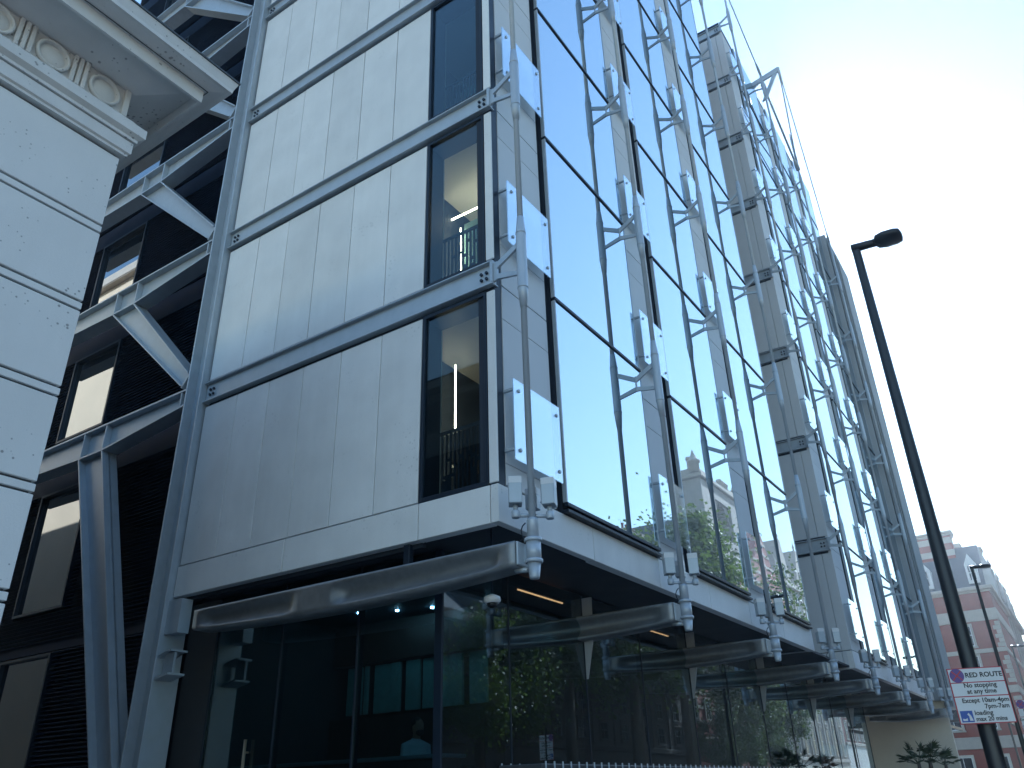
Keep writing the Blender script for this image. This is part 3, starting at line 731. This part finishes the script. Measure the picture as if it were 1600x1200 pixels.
def route_sign(loc, rz, label, wd=.52, ht=.53):
    """plate in local x (width) and z (height), front towards local -y"""
    t = thing('red_route_sign', label, 'sign', loc, 'red route parking signs', rz)
    MB().box(0, wd, -.004, .004, 0, ht, .002).build('plate', 'sign_red', t)
    b1, b2 = ht * .735, ht * .485
    for (a, b) in ((b1 + .005, ht - .010), (b2 + .005, b1 - .005), (.010, b2 - .005)):
        MB().box(.010, wd - .010, -.0062, -.0041, a, b).build('field', 'sign_white', t)
    def put(body, x, z, size, m='sign_black', align='l', bold=.0015):
        me = text_mesh(body, size, bold); me.materials.append(MATS[m])
        xs = [v.co.x for v in me.vertices]; wdt = max(xs)
        o = bpy.data.objects.new('lettering', me); link(o, t)
        o.rotation_euler = (R(90), 0, 0); o.location = (x - (wdt / 2 if align == 'c' else wdt if align == 'r' else 0), -.0072, z)
    put('RED ROUTE', wd * .305, ht * .825, ht * .122, bold=.0018)
    put('No stopping', wd * .53, ht * .645, ht * .115, align='c'); put('at any time', wd * .53, ht * .535, ht * .115, align='c')
    put('Except 10am-4pm', wd * .965, ht * .375, ht * .112, align='r'); put('7pm-7am', wd * .94, ht * .265, ht * .112, align='r')
    put('loading', wd * .30, ht * .155, ht * .112); put('max 20 mins', wd * .30, ht * .05, ht * .105)
    disc = MB()
    disc.lathe([(.068 * ht / .53, 0), (.068 * ht / .53, .0012)], (wd * .16, ht * .865), 24, 1, -.0078); disc.build('roundel', 'sign_purple', t)
    c = MB(); cx, cz = wd * .16, ht * .865
    for s in (1, -1):
        c.prism([(cx - .045, cz - s * .045 - .008), (cx - .045, cz - s * .045 + .008), (cx + .045, cz + s * .045 + .008), (cx + .045, cz + s * .045 - .008)], -.0092 - .0004 * s, -.0081, 1)
    c.build('roundel_cross', 'sign_red', t)
    MB().box(wd * .045, wd * .265, -.0078, -.0063, ht * .035, ht * .235).build('loading_badge', 'sign_blue', t)
    g = MB()
    g.prism([(wd * .19, ht * .06), (wd * .25, ht * .06), (wd * .225, ht * .15), (wd * .19, ht * .20), (wd * .165, ht * .17), (wd * .19, ht * .14)], -.0090, -.0079, 1)
    g.prism([(wd * .07, ht * .06), (wd * .15, ht * .06), (wd * .15, ht * .11), (wd * .12, ht * .09), (wd * .07, ht * .10)], -.0090, -.0079, 1)
    g.build('loading_figure', 'sign_white', t)
    MB().box(wd * .35, wd * .65, .005, .05, ht * .75, ht * .79).box(wd * .35, wd * .65, .005, .05, ht * .2, ht * .24).build('bracket', 'post_black', t)
    return t
route_sign((4.195, 1.98, 2.10), R(20), 'white red-bordered route sign with black lettering on the lamp post')
sp = thing('sign_post', 'slim dark post with a small parking sign beyond the lamp post', 'sign post', (4.32, 12.36, 0))
MB().lathe([(.04, 0), (.04, 3.2), (.04, 3.2), (.0, 3.22)], (4.32, 12.36), 12).build('post', 'post_black', sp)
route_sign((4.06, 12.29, 2.40), R(12), 'white route sign on a slim post beyond the lamp post', .52, .62)

# security dome camera hanging below the soffit
cc = thing('security_camera', 'white dome security camera hanging on a thin rod under the soffit', 'camera', (-.40, .40, 3.66))
MB().tube([(-.4, .4, 3.80), (-.4, .4, 4.63)], .011, 8).build('rod', 'frame_dark', cc)
MB().lathe([(.02, .145), (.06, .13), (.10, .11), (.105, .06), (.09, .05), (.085, .035)], (-.4, .4), 20, 2, 3.66).build('housing', 'cctv_white', cc)
MB().lathe([(.0, -.02), (.03, -.015), (.055, .0), (.068, .034)], (-.4, .4), 18, 2, 3.66).build('dome', 'dome_black', cc)

# ------------------------------------------------------------------ planters with palms along the terrace
def planter(y0, y1, label):
    t = thing('planter', label, 'planter', (.6, (y0 + y1) / 2, 0), 'dark planters along the terrace')
    MB().box(.35, .85, y0, y1, 0, 1.86, .01).build('trough', 'planter', t)
    s = MB(); y = y0 + .06
    while y < y1: s.box(.851, .862, y, y + .012, .05, 1.88).box(.338, .349, y, y + .012, .05, 1.88); y += .16
    o = s.build('batten', 'steel', t); stuff(o)
    return t
planter(-.6, 9.2, 'long dark slatted planter under the corner mast'); planter(9.4, 19.2, 'long dark slatted planter beside the shop glazing'); planter(19.4, 31.0, 'long dark slatted planter holding the fan palms')
def palm(x, y, z, s, seed, label):
    rg = random.Random(seed); t = thing('fan_palm', label, 'palm', (x, y, z), 'fan palms in the planter')
    MB().tube([(x, y, z), (x + .02, y, z + .25 * s)], [.06 * s, .05 * s], 8).build('trunk', 'bark', t)
    for i in range(13):
        a = rg.uniform(0, 6.28); el = rg.uniform(.15, 1.3); L = rg.uniform(.25, .45) * s
        d = Vector((math.cos(a) * math.cos(el), math.sin(a) * math.cos(el), math.sin(el)))
        base = Vector((x, y, z + .22 * s)); tip = base + d * L; side = d.cross(Vector((0, 0, 1))).normalized(); upv = side.cross(d)
        m = MB(); m.tube([base, tip], .008 * s, 5)
        for q in range(15):
            an = (q - 7) / 7 * 1.35; dd = (d * math.cos(an) + side * math.sin(an)).normalized(); ll = L * rg.uniform(.75, 1.0) * (1 - .25 * abs(an))
            e = tip + dd * ll - Vector((0, 0, .10 * ll + .05 * s * rg.random())); wv = upv.cross(dd) * .014 * s; mid = tip + dd * ll * .5
            m.add([tip, mid + wv, e, mid - wv + upv * .008 * s], [(0, 1, 2), (0, 2, 3)])
        m.build('frond', 'palm_leaf', t)
palm(.6, 20.6, 1.86, .95, 1, 'spreading fan palm nearest the shop glass corner'); palm(.6, 22.6, 1.86, 1.15, 2, 'tallest upright fan palm in the planter'); palm(.6, 25.6, 1.86, 1.0, 3, 'fan palm in front of the blank end wall')

# ------------------------------------------------------------------ awning beyond the pier
aw = thing('awning', 'black slatted canopy over the pavement beyond the hotel pier', 'awning', (1.0, 40, 0))
for i in range(9): MB().box(-.6, 2.05, 36.5 + i * .62, 36.72 + i * .62, 4.0 + i * .08, 4.12 + i * .08, .01).build('slat', 'post_black', aw)
MB().box(1.95, 2.05, 36.5, 41.9, 3.85, 3.98).box(-.6, -.5, 36.5, 41.9, 3.85, 3.98).build('edge_beam', 'post_black', aw)
for yy in (36.6, 41.7): MB().box(1.96, 2.04, yy, yy + .08, 0, 3.85).build('post', 'post_black', aw)

# ------------------------------------------------------------------ old street buildings
def sash(parent, face, u0, u1, z0, z1, pos, outw, surround='stone_trim', hood=False, bars=True, frame='white_paint'):
    """window with a proud surround. face 'y': wall plane y=pos facing outw; face 'x' likewise"""
    def B(mb, a, b, d0, d1, za, zb, c=0.0):
        lo, hi = sorted((pos + outw * d0, pos + outw * d1))
        if face == 'y': mb.box(a, b, lo, hi, za, zb, c)
        else: mb.box(lo, hi, a, b, za, zb, c)
    t = .14
    s = MB(); B(s, u0 - t, u0, .0, .09, z0 - .12, z1 + t, .01); B(s, u1, u1 + t, .0, .09, z0 - .12, z1 + t, .01); B(s, u0, u1, .0, .095, z1, z1 + t, .01); B(s, u0 - t - .05, u1 + t + .05, .0, .16, z0 - .24, z0 - .12, .01)
    if hood: B(s, u0 - t - .06, u1 + t + .06, .0, .2, z1 + t, z1 + t + .12, .02)
    o = s.build('window', surround, parent)
    g = MB(); B(g, u0, u1, .003, .01, z0 - .12, z1); g.build('pane', 'old_glass', o)
    f = MB(); k = .05
    B(f, u0, u0 + k, .011, .05, z0 - .12, z1); B(f, u1 - k, u1, .011, .05, z0 - .12, z1); B(f, u0 + k, u1 - k, .011, .05, z1 - k, z1); B(f, u0 + k, u1 - k, .011, .05, z0 - .12, z0 - .04)
    zm = (z0 + z1) / 2; B(f, u0 + k, u1 - k, .011, .055, zm - .03, zm + .03)
    if bars:
        um = (u0 + u1) / 2; B(f, um - .02, um + .02, .011, .04, z0 - .04, zm - .03); B(f, um - .02, um + .02, .011, .04, zm + .03, z1 - k)
    f.build('sash_frame', frame, o)
def stack(parent, x0, x1, y0, y1, z0, z1, pots=4, bands=3):
    c = MB().box(x0, x1, y0, y1, z0, z1).build('chimney', 'brick', parent)
    h = (z1 - z0)
    b = MB()
    for i in range(bands):
        zz = z0 + h * (i + .6) / bands; b.box(x0 - .012, x1 + .012, y0 - .012, y1 + .012, zz - h * .05, zz + h * .07)
    b.box(x0 - .12, x1 + .12, y0 - .12, y1 + .12, z1 + .001, z1 + .2, .03).box(x0 - .2, x1 + .2, y0 - .2, y1 + .2, z1 + .21, z1 + .38, .03).build('band', 'stone_trim', c)
    ln = max(x1 - x0, y1 - y0)
    p = MB()
    for i in range(pots):
        u = (i + .5) / pots
        cx, cy = (x0 + (x1 - x0) * u, (y0 + y1) / 2) if x1 - x0 >= y1 - y0 else ((x0 + x1) / 2, y0 + (y1 - y0) * u)
        p.lathe([(.14, 0), (.12, .1), (.11, .5), (.14, .55), (.14, .65)], (cx, cy), 10, 2, z1 + .38)
    if pots: p.build('chimney_pot', 'brick', c)
# red brick corner building at the end of the street (faces the camera)
YV = 64.0; XC = 1.15
vb = thing('brick_building', 'red brick corner building with white stone bands, slate roof and striped chimneys', 'building', (-4, YV, 0))
MB().box(-14, XC, YV, YV + 14, 0, 14.9).build('wall', 'brick', vb)
for (a, b) in ((3.6, 4.4), (7.2, 7.7), (10.05, 10.35), (12.35, 13.2), (14.45, 14.6)):
    MB().box(-14, XC + .10, YV - .10, YV + 14, a, b, .03).build('band', 'stone_trim', vb)
MB().box(-14, XC + .3, YV - .3, YV + 14, 14.61, 14.9, .05).build('cornice', 'stone_trim', vb)
zq = 4.5; i = 0
while zq < 12.2:
    if not any(a - .32 < zq < b for (a, b) in ((7.2, 7.7), (10.05, 10.35))):
        L = .45 if i % 2 else .28; piece('quoin', vb, XC - L, XC + .05, YV - .05, YV + L, zq, zq + .29, 'stone_trim', .02)
    zq += .31; i += 1
for xx in (-8.6, -6.2, -3.6, -1.3):
    for (a, b) in ((8.2, 9.9), (10.7, 12.1), (13.25, 14.4), (5.0, 6.9)):
        if a > 13: continue
        sash(vb, 'y', xx - .5, xx + .5, a, b, YV, -1, hood=a < 10)
for xx in (-8.6, -6.2, -3.6): sash(vb, 'y', xx - .42, xx + .42, 13.35, 14.25, YV, -1)
for xx in (-1.3, -3.6): sash(vb, 'y', xx - .6, xx + .6, .9, 3.1, YV, -1, 'cream')
MB().prism([(YV + .1, 14.9), (YV + 2.6, 18.6), (YV + 11, 18.6), (YV + 13.8, 14.9)], -14, XC - .1, 0).build('roof', 'slate', vb)
for xx in (-3.1, -7.2, .35):
    wd = .55 if xx < 0 else .4
    d = MB().prism([(xx - wd, 15.2), (xx + wd, 15.2), (xx + wd, 16.7), (xx, 17.5), (xx - wd, 16.7)], YV + .15, YV + 2.4, 1).build('dormer', 'white_paint', vb)
    MB().box(xx - wd * .6, xx + wd * .6, YV + .13, YV + .149, 15.45, 16.6).build('pane', 'old_glass', d)
    f = MB()
    for q in (-.6, -.2, .2, .6): f.box(xx + wd * q - .025, xx + wd * q + .025, YV + .10, YV + .129, 15.4, 16.65)
    for q in (15.4, 16.0, 16.6): f.box(xx - wd * .6, xx + wd * .6, YV + .09, YV + .099, q - .03, q + .03)
    f.build('glazing_bars', 'white_paint', d)
stack(vb, -3.6, -.6, YV + 2.0, YV + 3.2, 15.5, 19.6, 0, 4); stack(vb, -.4, 1.0, YV + 5.2, YV + 6.4, 16.0, 18.6, 0, 3); stack(vb, -9.5, -6.5, YV + 2.0, YV + 3.2, 15.5, 19.4, 0, 4)
# grey stone terrace beyond, running down the street
def terrace(x, y0, y1, h, label, m, facing=1, depth=14, floors=4, roof=2.5, gf=4.2, wpitch=3.0, gm='cream', gable=False, trim='stone_trim', frame='white_paint'):
    t = thing('stone_terrace', label, 'building', (x - facing * depth / 2, (y0 + y1) / 2, 0), 'old buildings along the street')
    xi = x - facing * depth
    MB().box(min(x, xi), max(x, xi), y0, y1, gf, h).build('wall', m, t)
    MB().box(min(x + facing * .06, xi), max(x + facing * .06, xi), y0 + .0, y1, 0, gf - .001).build('ground_storey', gm, t)
    for zz, o, hh in ((gf, .25, .4), (h - .6, .45, .6)): MB().box(min(xi, x + facing * o), max(xi, x + facing * o), y0 - .02, y1 + .02, zz + .002, zz + hh, .05).build('cornice', trim, t)
    fh = (h - gf - .8) / floors
    n = max(1, int((y1 - y0) / wpitch)); pw = (y1 - y0) / n
    for i in range(n):
        yc = y0 + pw * (i + .5)
        for f in range(floors):
            za = gf + .55 + f * fh; sash(t, 'x', yc - .55, yc + .55, za + .35, za + fh - .45, x, facing, trim, hood=(f == 0), frame=frame)
        sash(t, 'x', yc - .7, yc + .7, .9, 3.2, x + facing * .06, facing, gm, bars=False, frame=frame)
        if i: MB().box(min(x, x + facing * .14), max(x, x + facing * .14), yc - pw / 2 - .18, yc - pw / 2 + .18, gf + .42, h - .62, .02).build('pilaster', trim, t)
    a, b = (x - facing * .2, xi + facing * .2)
    lo, hi = min(a, b), max(a, b)
    MB().prism([(lo, h + .003), (hi, h + .003), (hi - 3.0, h + roof), (lo + 3.0, h + roof)], y0 + .1, y1 - .1, 1).build('roof', 'slate', t)
    if gable:
        for i in range(0, n, 2):
            yc = y0 + pw * (i + .5) + pw * .0; gx0, gx1 = (x - facing * 2.5, x + facing * .03)
            MB().prism([(yc - pw * .55, h + .01), (yc + pw * .55, h + .01), (yc + pw * .55, h + .9), (yc + .5, h + roof * 1.15), (yc + .35, h + roof * 1.35), (yc - .35, h + roof * 1.35), (yc - .5, h + roof * 1.15), (yc - pw * .55, h + .9)], min(gx0, gx1), max(gx0, gx1), 0).build('gable', m, t)
            sash(t, 'x', yc - .5, yc + .5, h + .7, h + 2.2, x + facing * .03, facing, trim)
            MB().lathe([(.16, 0), (.10, .3), (.2, .5), (.06, .9), (.0, 1.5)], (x - facing * .2, yc), 8, 2, h + roof * 1.35).build('finial', trim, t)
    return t
t = terrace(1.0, 78.2, 96, 15.8, 'weathered grey stone terrace just beyond the red brick corner building', 'grey_stone', trim='grey_stone', gm='grey_stone', floors=4, gable=True)
stack(t, -2.4, -1.2, 79.2, 80.4, 16.5, 21.5, 2, 3); stack(t, -3.2, -2.0, 94.2, 95.8, 16.5, 20.0, 3, 3)
t = terrace(1.2, 96.2, 122, 14.6, 'long grey stone terrace at the far end of the street', 'grey_stone', trim='grey_stone', gm='grey_stone', floors=4)
stack(t, -2.6, -1.4, 108, 110, 15.5, 19.5, 3, 3)
t = terrace(1.6, 122.2, 170, 13.0, 'hazy pale terrace closing the view down the street', 'grey_stone', trim='grey_stone', gm='grey_stone', floors=4)

# ------------------------------------------------------------------ opposite side of the street (seen reflected in the glass)
XO = 22.0
def opp(y0, y1, h, label, m, **k): return terrace(XO, y0, y1, h, label, m, facing=-1, **k)
t = opp(34, 63.8, 12.5, 'plain brick terrace across the road half hidden by plane trees', 'soot_brick', floors=4, gm='soot_brick', trim='soot_brick', frame='lead')
stack(t, 26, 27.4, 58.5, 61.5, 14.0, 23.0, 4, 3)
tw = thing('brick_tower_house', 'banded brick house with a pierced stone tower across the road', 'building', (XO, 69, 0), 'old buildings along the street')
MB().box(XO, XO + 12, 64, 92, 0, 21).build('wall', 'brick', tw)
for i in range(12): MB().box(XO - .06, XO + 12.05, 63.95, 92.05, 5.6 + i * 1.3, 5.9 + i * 1.3).build('band', 'stone_trim', tw)
MB().prism([(64.1, 21.001), (78.5, 21.001), (76, 26.0), (72, 27.5), (67, 26.0)], XO + .8, XO + 11, 0).build('roof', 'slate', tw)
gb = MB().prism([(78.6, 21.01), (91.8, 21.01), (91.8, 22.4), (88.2, 25.0), (86.2, 28.2), (84.2, 28.2), (82.2, 25.0), (78.6, 22.4)], XO - .02, XO + 2.0, 0).build('gable', 'brick', tw)
for zz, hw in ((21.6, 6.55), (22.9, 5.9), (24.2, 4.0), (25.5, 2.6), (26.8, 1.8)): MB().box(XO - .08, XO + .5, 85.2 - hw, 85.2 + hw, zz, zz + .3).build('band', 'stone_trim', gb)
for yy in (66.5, 69.7, 72.9, 76.1, 81.0, 85.2, 89.4):
    for zz in (7.2, 11.1, 15.0, 18.2): sash(tw, 'x', yy - .6, yy + .6, zz + .2, zz + 1.9, XO - .06, -1)
to = MB()
for (a, b) in ((68.6, 72.2), (76.8, 80.4)): to.box(XO + .02, XO + 3.5, a, b, 21.0, 30.4, .05)
to.box(XO + .02, XO + 3.5, 72.2, 76.8, 29.0, 30.4).box(XO + .02, XO + 3.5, 72.2, 76.8, 21.0, 25.0)
for i in range(6): to.box(XO + .3, XO + 3.2, 72.2, 72.2 + .25 * (i + 1), 27.2 + i * .3, 27.5 + i * .3).box(XO + .3, XO + 3.2, 76.8 - .25 * (i + 1), 76.8, 27.2 + i * .3, 27.5 + i * .3)
to.build('tower', 'grey_stone', tw)
MB().box(XO - .3, XO + 3.8, 68.2, 80.8, 30.41, 30.9, .08).build('cornice', 'stone_trim', tw)
for (a, b) in ((68.7, 71.6), (77.4, 80.3)):
    c = MB().box(XO + .2, XO + 3.2, a, b, 30.91, 31.6)
    for q in range(4): c.lathe([(.34, 0), (.26, .2), (.26, 1.0), (.36, 1.15), (.32, 1.4)], (XO + 1.2, a + .42 + q * .68), 8, 2, 31.6)
    c.build('chimney', 'stone_trim', tw)
for yy, zz, hh in ((68.4, 30.91, 2.6), (80.6, 30.91, 2.6), (79.2, 22.5, 5.0), (91.4, 22.5, 5.0), (85.2, 28.21, 3.0)):
    MB().lathe([(.55, 0), (.55, hh * .4), (.7, hh * .42), (.7, hh * .5), (.45, hh * .55), (.2, hh * .8), (.0, hh)], (XO + .4, yy), 8, 2, zz).build('pinnacle', 'stone_trim', tw)
t = opp(92.2, 120, 24.0, 'ornate pale stone house with gables and finials across the road', 'stone_trim', floors=5, gable=True, roof=4.0, wpitch=3.4)
stack(t, 25, 26.4, 94, 96, 25.5, 31, 3, 3)
t = opp(120.2, 150, 19, 'brick and white stucco terrace far along the opposite pavement', 'brick', floors=4, gf=6.5, gm='white_paint', wpitch=3.2)
t = opp(150.2, 210, 17, 'distant cream terrace at the end of the opposite pavement', 'cream', floors=4, wpitch=4)
t = opp(-8, 33.8, 11.5, 'low brick terrace across the road opposite the hotel corner', 'soot_brick', floors=3, gm='soot_brick', trim='soot_brick', frame='lead')
# sunlit house behind the lane, mirrored in the wing windows
bk = thing('cream_rear_house', 'sunlit cream rear house at the back of the lane', 'building', (-28, -9, 0))
MB().box(-44, -19, -14, -6, 0, 22).build('wall', 'warm_cream', bk)
for xx in (-42, -38, -34):
    for zz in (9, 12.5, 16, 19.2): sash(bk, 'y', xx - .5, xx + .5, zz, zz + 1.9, -6, 1, 'cream')
MB().box(-44.2, -18.8, -14.2, -5.7, 22.001, 22.5, .05).build('cornice', 'stone_trim', bk)

rb = thing('shade_block', 'unseen brick block added to keep the sun off the lane', 'building', (-28, 8, 0))  # unseen block, added and sized to shade the lower rear house
MB().box(-46, -14.6, 2.2, 16, 0, 16.2).build('wall', 'soot_brick', rb); MB().box(-46.1, -14.55, 2.1, 16.1, 16.201, 16.5, .05).build('coping', 'kerb', rb)
for xx in range(-44, -16, 4):
    for zz in (3, 7, 11): sash(rb, 'y', xx - .5, xx + .5, zz, zz + 1.8, 2.2, -1)

# ------------------------------------------------------------------ plane trees
def leafmesh(seed, rad, n, name):
    rg = random.Random(seed); V = []; F = []
    cl_ = []
    for i in range(34):
        d = Vector((rg.gauss(0, 1), rg.gauss(0, 1), rg.gauss(0, 1))).normalized() * (rg.random() ** .45)
        cl_.append((Vector((d.x * rad * .8, d.y * rad * .95, d.z * rad * .85)), rg.uniform(.5, 1.2) * rad * .25))
    for i in range(n):
        c, r = rg.choice(cl_); p = c + Vector((rg.gauss(0, .55), rg.gauss(0, .55), rg.gauss(0, .5))) * r
        nrm = Vector((rg.gauss(0, 1), rg.gauss(0, 1), rg.gauss(.6, 1))).normalized(); u = nrm.orthogonal().normalized(); v = nrm.cross(u); s = rg.uniform(.07, .14)
        k = len(V); V += [p - u * s, p + v * s * .7 - u * .1 * s, p + u * s + nrm * s * .2, p - v * s * .7 - u * .1 * s]; F.append((k, k + 1, k + 2, k + 3))
    me = bpy.data.meshes.new(name); me.from_pydata([tuple(p) for p in V], [], F); me.materials.append(MATS['leaf']); me.update()
    return me, cl_
LM = [leafmesh(s, 4.6, 20000, 'crown') for s in (1, 2, 3)]
def tree(x, y, h, i, label):
    t = thing('plane_tree', label, 'tree', (x, y, 0), 'plane trees across the road'); rg = random.Random(i)
    me, cl_ = LM[i % 3]; sc = h / 13.5; zc = h - 4.6 * sc - (1.2 if h < 13 else 0)
    MB().tube([(x, y, 0), (x + .1, y + .1, zc * .5), (x, y + .15, zc)], [.38 * sc, .28 * sc, .18 * sc], 10).build('trunk', 'bark', t)
    m = MB()
    for (c, r) in cl_[:16]:
        e = Vector((x, y, zc)) + c * sc * .9; m.tube([(x, y + .1, zc - rg.uniform(.2, 1.8)), ((x + e.x) / 2, (y + e.y) / 2, (zc + e.z) / 2 - .2), e], [.12 * sc, .07 * sc, .02 * sc], 6)
    m.build('limbs', 'bark', t)
    o = bpy.data.objects.new('crown', me); link(o, t); o.location = (0, 0, zc); o.scale = (sc, sc, sc); o.rotation_euler = (0, 0, rg.uniform(0, 6.28)); stuff(o)
for i, (x, y, h, lab) in enumerate(((17.6, 9, 11.0, 'plane tree straight across the road from the hotel corner'), (17.7, 18, 11.5, 'plane tree in front of the low brick terrace'), (17.6, 27.5, 12.5, 'plane tree at the end of the low brick terrace'), (17.8, 37, 15.5, 'plane tree in front of the plain brick terrace'), (17.8, 46, 20.5, 'broad plane tree opposite the first glass bays'), (17.8, 55.0, 22.5, 'tallest plane tree beside the pierced tower'), (17.8, 64, 17.0, 'plane tree in front of the pierced tower'), (17.8, 74, 13.8, 'lower plane tree beneath the banded brick gable'), (17.2, 60.5, 9.5, 'young low-branched plane tree by the tower'), (17.2, 68.5, 9.0, 'smallest bushy plane tree by the opposite kerb'))):
    tree(x, y, h, i, lab)

# ------------------------------------------------------------------ man behind the side glass
def person(px, py, pz, rz):
    t = thing('person', 'bearded person in a pale shirt standing behind the ground floor glass', 'person', (px, py, pz), None, rz)
    def blob(mb, c, r, n=12):
        m = n
        V = []; F = []
        for i in range(m + 1):
            th = math.pi * i / m
            for k in range(m * 2):
                ph = math.pi * k / m; V.append((c[0] + r[0] * math.sin(th) * math.cos(ph), c[1] + r[1] * math.sin(th) * math.sin(ph), c[2] + r[2] * math.cos(th)))
        n2 = m * 2
        for i in range(m):
            for k in range(n2): F.append((i * n2 + k, i * n2 + (k + 1) % n2, (i + 1) * n2 + (k + 1) % n2, (i + 1) * n2 + k))
        mb.add(V, F, True)
    def rem(o, vox):
        md = o.modifiers.new('r', 'REMESH'); md.mode = 'VOXEL'; md.voxel_size = vox; md.use_smooth_shade = True
        s = o.modifiers.new('s', 'SMOOTH'); s.iterations = 4; s.factor = .5
    # faces local +x
    b = MB()
    blob(b, (.012, 0, 1.64), (.098, .076, .118)); blob(b, (.045, 0, 1.585), (.06, .055, .06)); blob(b, (.105, 0, 1.635), (.022, .014, .026), 8)
    blob(b, (.09, 0, 1.60), (.02, .025, .012), 8); blob(b, (.085, 0, 1.675), (.02, .05, .014), 8)
    for s in (1, -1): blob(b, (.0, s * .078, 1.63), (.022, .010, .034), 8)
    b.tube([(-.03, 0, 1.36), (-.015, 0, 1.48), (-.005, 0, 1.58)], [.075, .058, .055], 14)
    b.tube([(-.01, 0, .86), (-.01, 0, 1.0), (.0, 0, 1.2), (-.02, 0, 1.38), (-.02, 0, 1.44)], [.14, .125, .145, .13, .07], 16)
    for s in (1, -1):
        b.tube([(-.02, s * .10, 1.40), (-.02, s * .19, 1.37), (-.01, s * .225, 1.12), (.10, s * .20, .93), (.24, s * .15, .98)], [.06, .06, .045, .038, .028], 12)
        blob(b, (.285, s * .145, .985), (.05, .034, .018), 8)
        for q in range(4): b.tube([(.31, s * (.115 + q * .019), .985), (.35, s * (.115 + q * .019), .978), (.375 - .006 * abs(q - 1), s * (.115 + q * .019), .962)], [.009, .0085, .007], 8)
        b.tube([(.27, s * .115, .985), (.30, s * .088, .975), (.325, s * .08, .965)], [.011, .01, .008], 8)
        b.tube([(-.01, s * .085, .90), (.01, s * .09, .48), (-.02, s * .09, .09)], [.085, .06, .042], 12)
        blob(b, (.06, s * .09, .045), (.13, .045, .045), 8)
    body = b.build('body', 'skin', t); rem(body, .009)
    h = MB(); blob(h, (-.012, 0, 1.668), (.104, .083, .105)); hh = h.build('hair', 'hair', t)
    # trim the hair cap off the face
    bm = bmesh.new(); bm.from_mesh(hh.data); bmesh.ops.delete(bm, geom=[v for v in bm.verts if (v.co.x > .045 and v.co.z < 1.72) or v.co.z < 1.60 or (v.co.x > .02 and v.co.z < 1.66)], context='VERTS'); bm.to_mesh(hh.data); bm.free()
    bd = MB(); blob(bd, (.052, 0, 1.565), (.064, .060, .052)); bo = bd.build('beard', 'hair', t)
    s_ = MB(); s_.tube([(-.01, 0, .86), (-.01, 0, 1.0), (.0, 0, 1.2), (-.02, 0, 1.38), (-.025, 0, 1.45), (-.02, 0, 1.485)], [.165, .15, .165, .15, .09, .066], 18)
    for s in (1, -1): s_.tube([(-.02, s * .09, 1.395), (-.02, s * .195, 1.375), (-.01, s * .23, 1.12), (.08, s * .205, .965)], [.075, .075, .062, .05], 14)
    so = s_.build('shirt', 'shirt', t); rem(so, .012)
    tr = MB()
    tr.tube([(-.01, 0, .80), (-.01, 0, .92)], [.155, .15], 16)
    for s in (1, -1): tr.tube([(-.01, s * .085, .90), (.01, s * .09, .48), (-.02, s * .09, .08)], [.10, .08, .065], 12)
    to_ = tr.build('trousers', 'trousers', t); rem(to_, .014)
    return t
person(-2.90, 2.0, .883, R(-8))
dk = thing('staff_platform', 'raised dark platform behind the bar counter', 'platform', (-3.2, 2.2, .38)); MB().box(-5.6, -1.8, 1.75, 3.2, .381, .88).build('deck', 'bar_wood', dk)
ct = thing('bar_counter', 'dark bar counter in front of the standing person', 'counter', (-3.0, 1.2, .38))
MB().box(-5.8, -1.75, 1.15, 1.55, .381, 2.05).build('front', 'bar_wood', ct); MB().box(-5.85, -1.7, 1.10, 1.6, 2.052, 2.10, .01).build('top', 'counter', ct)
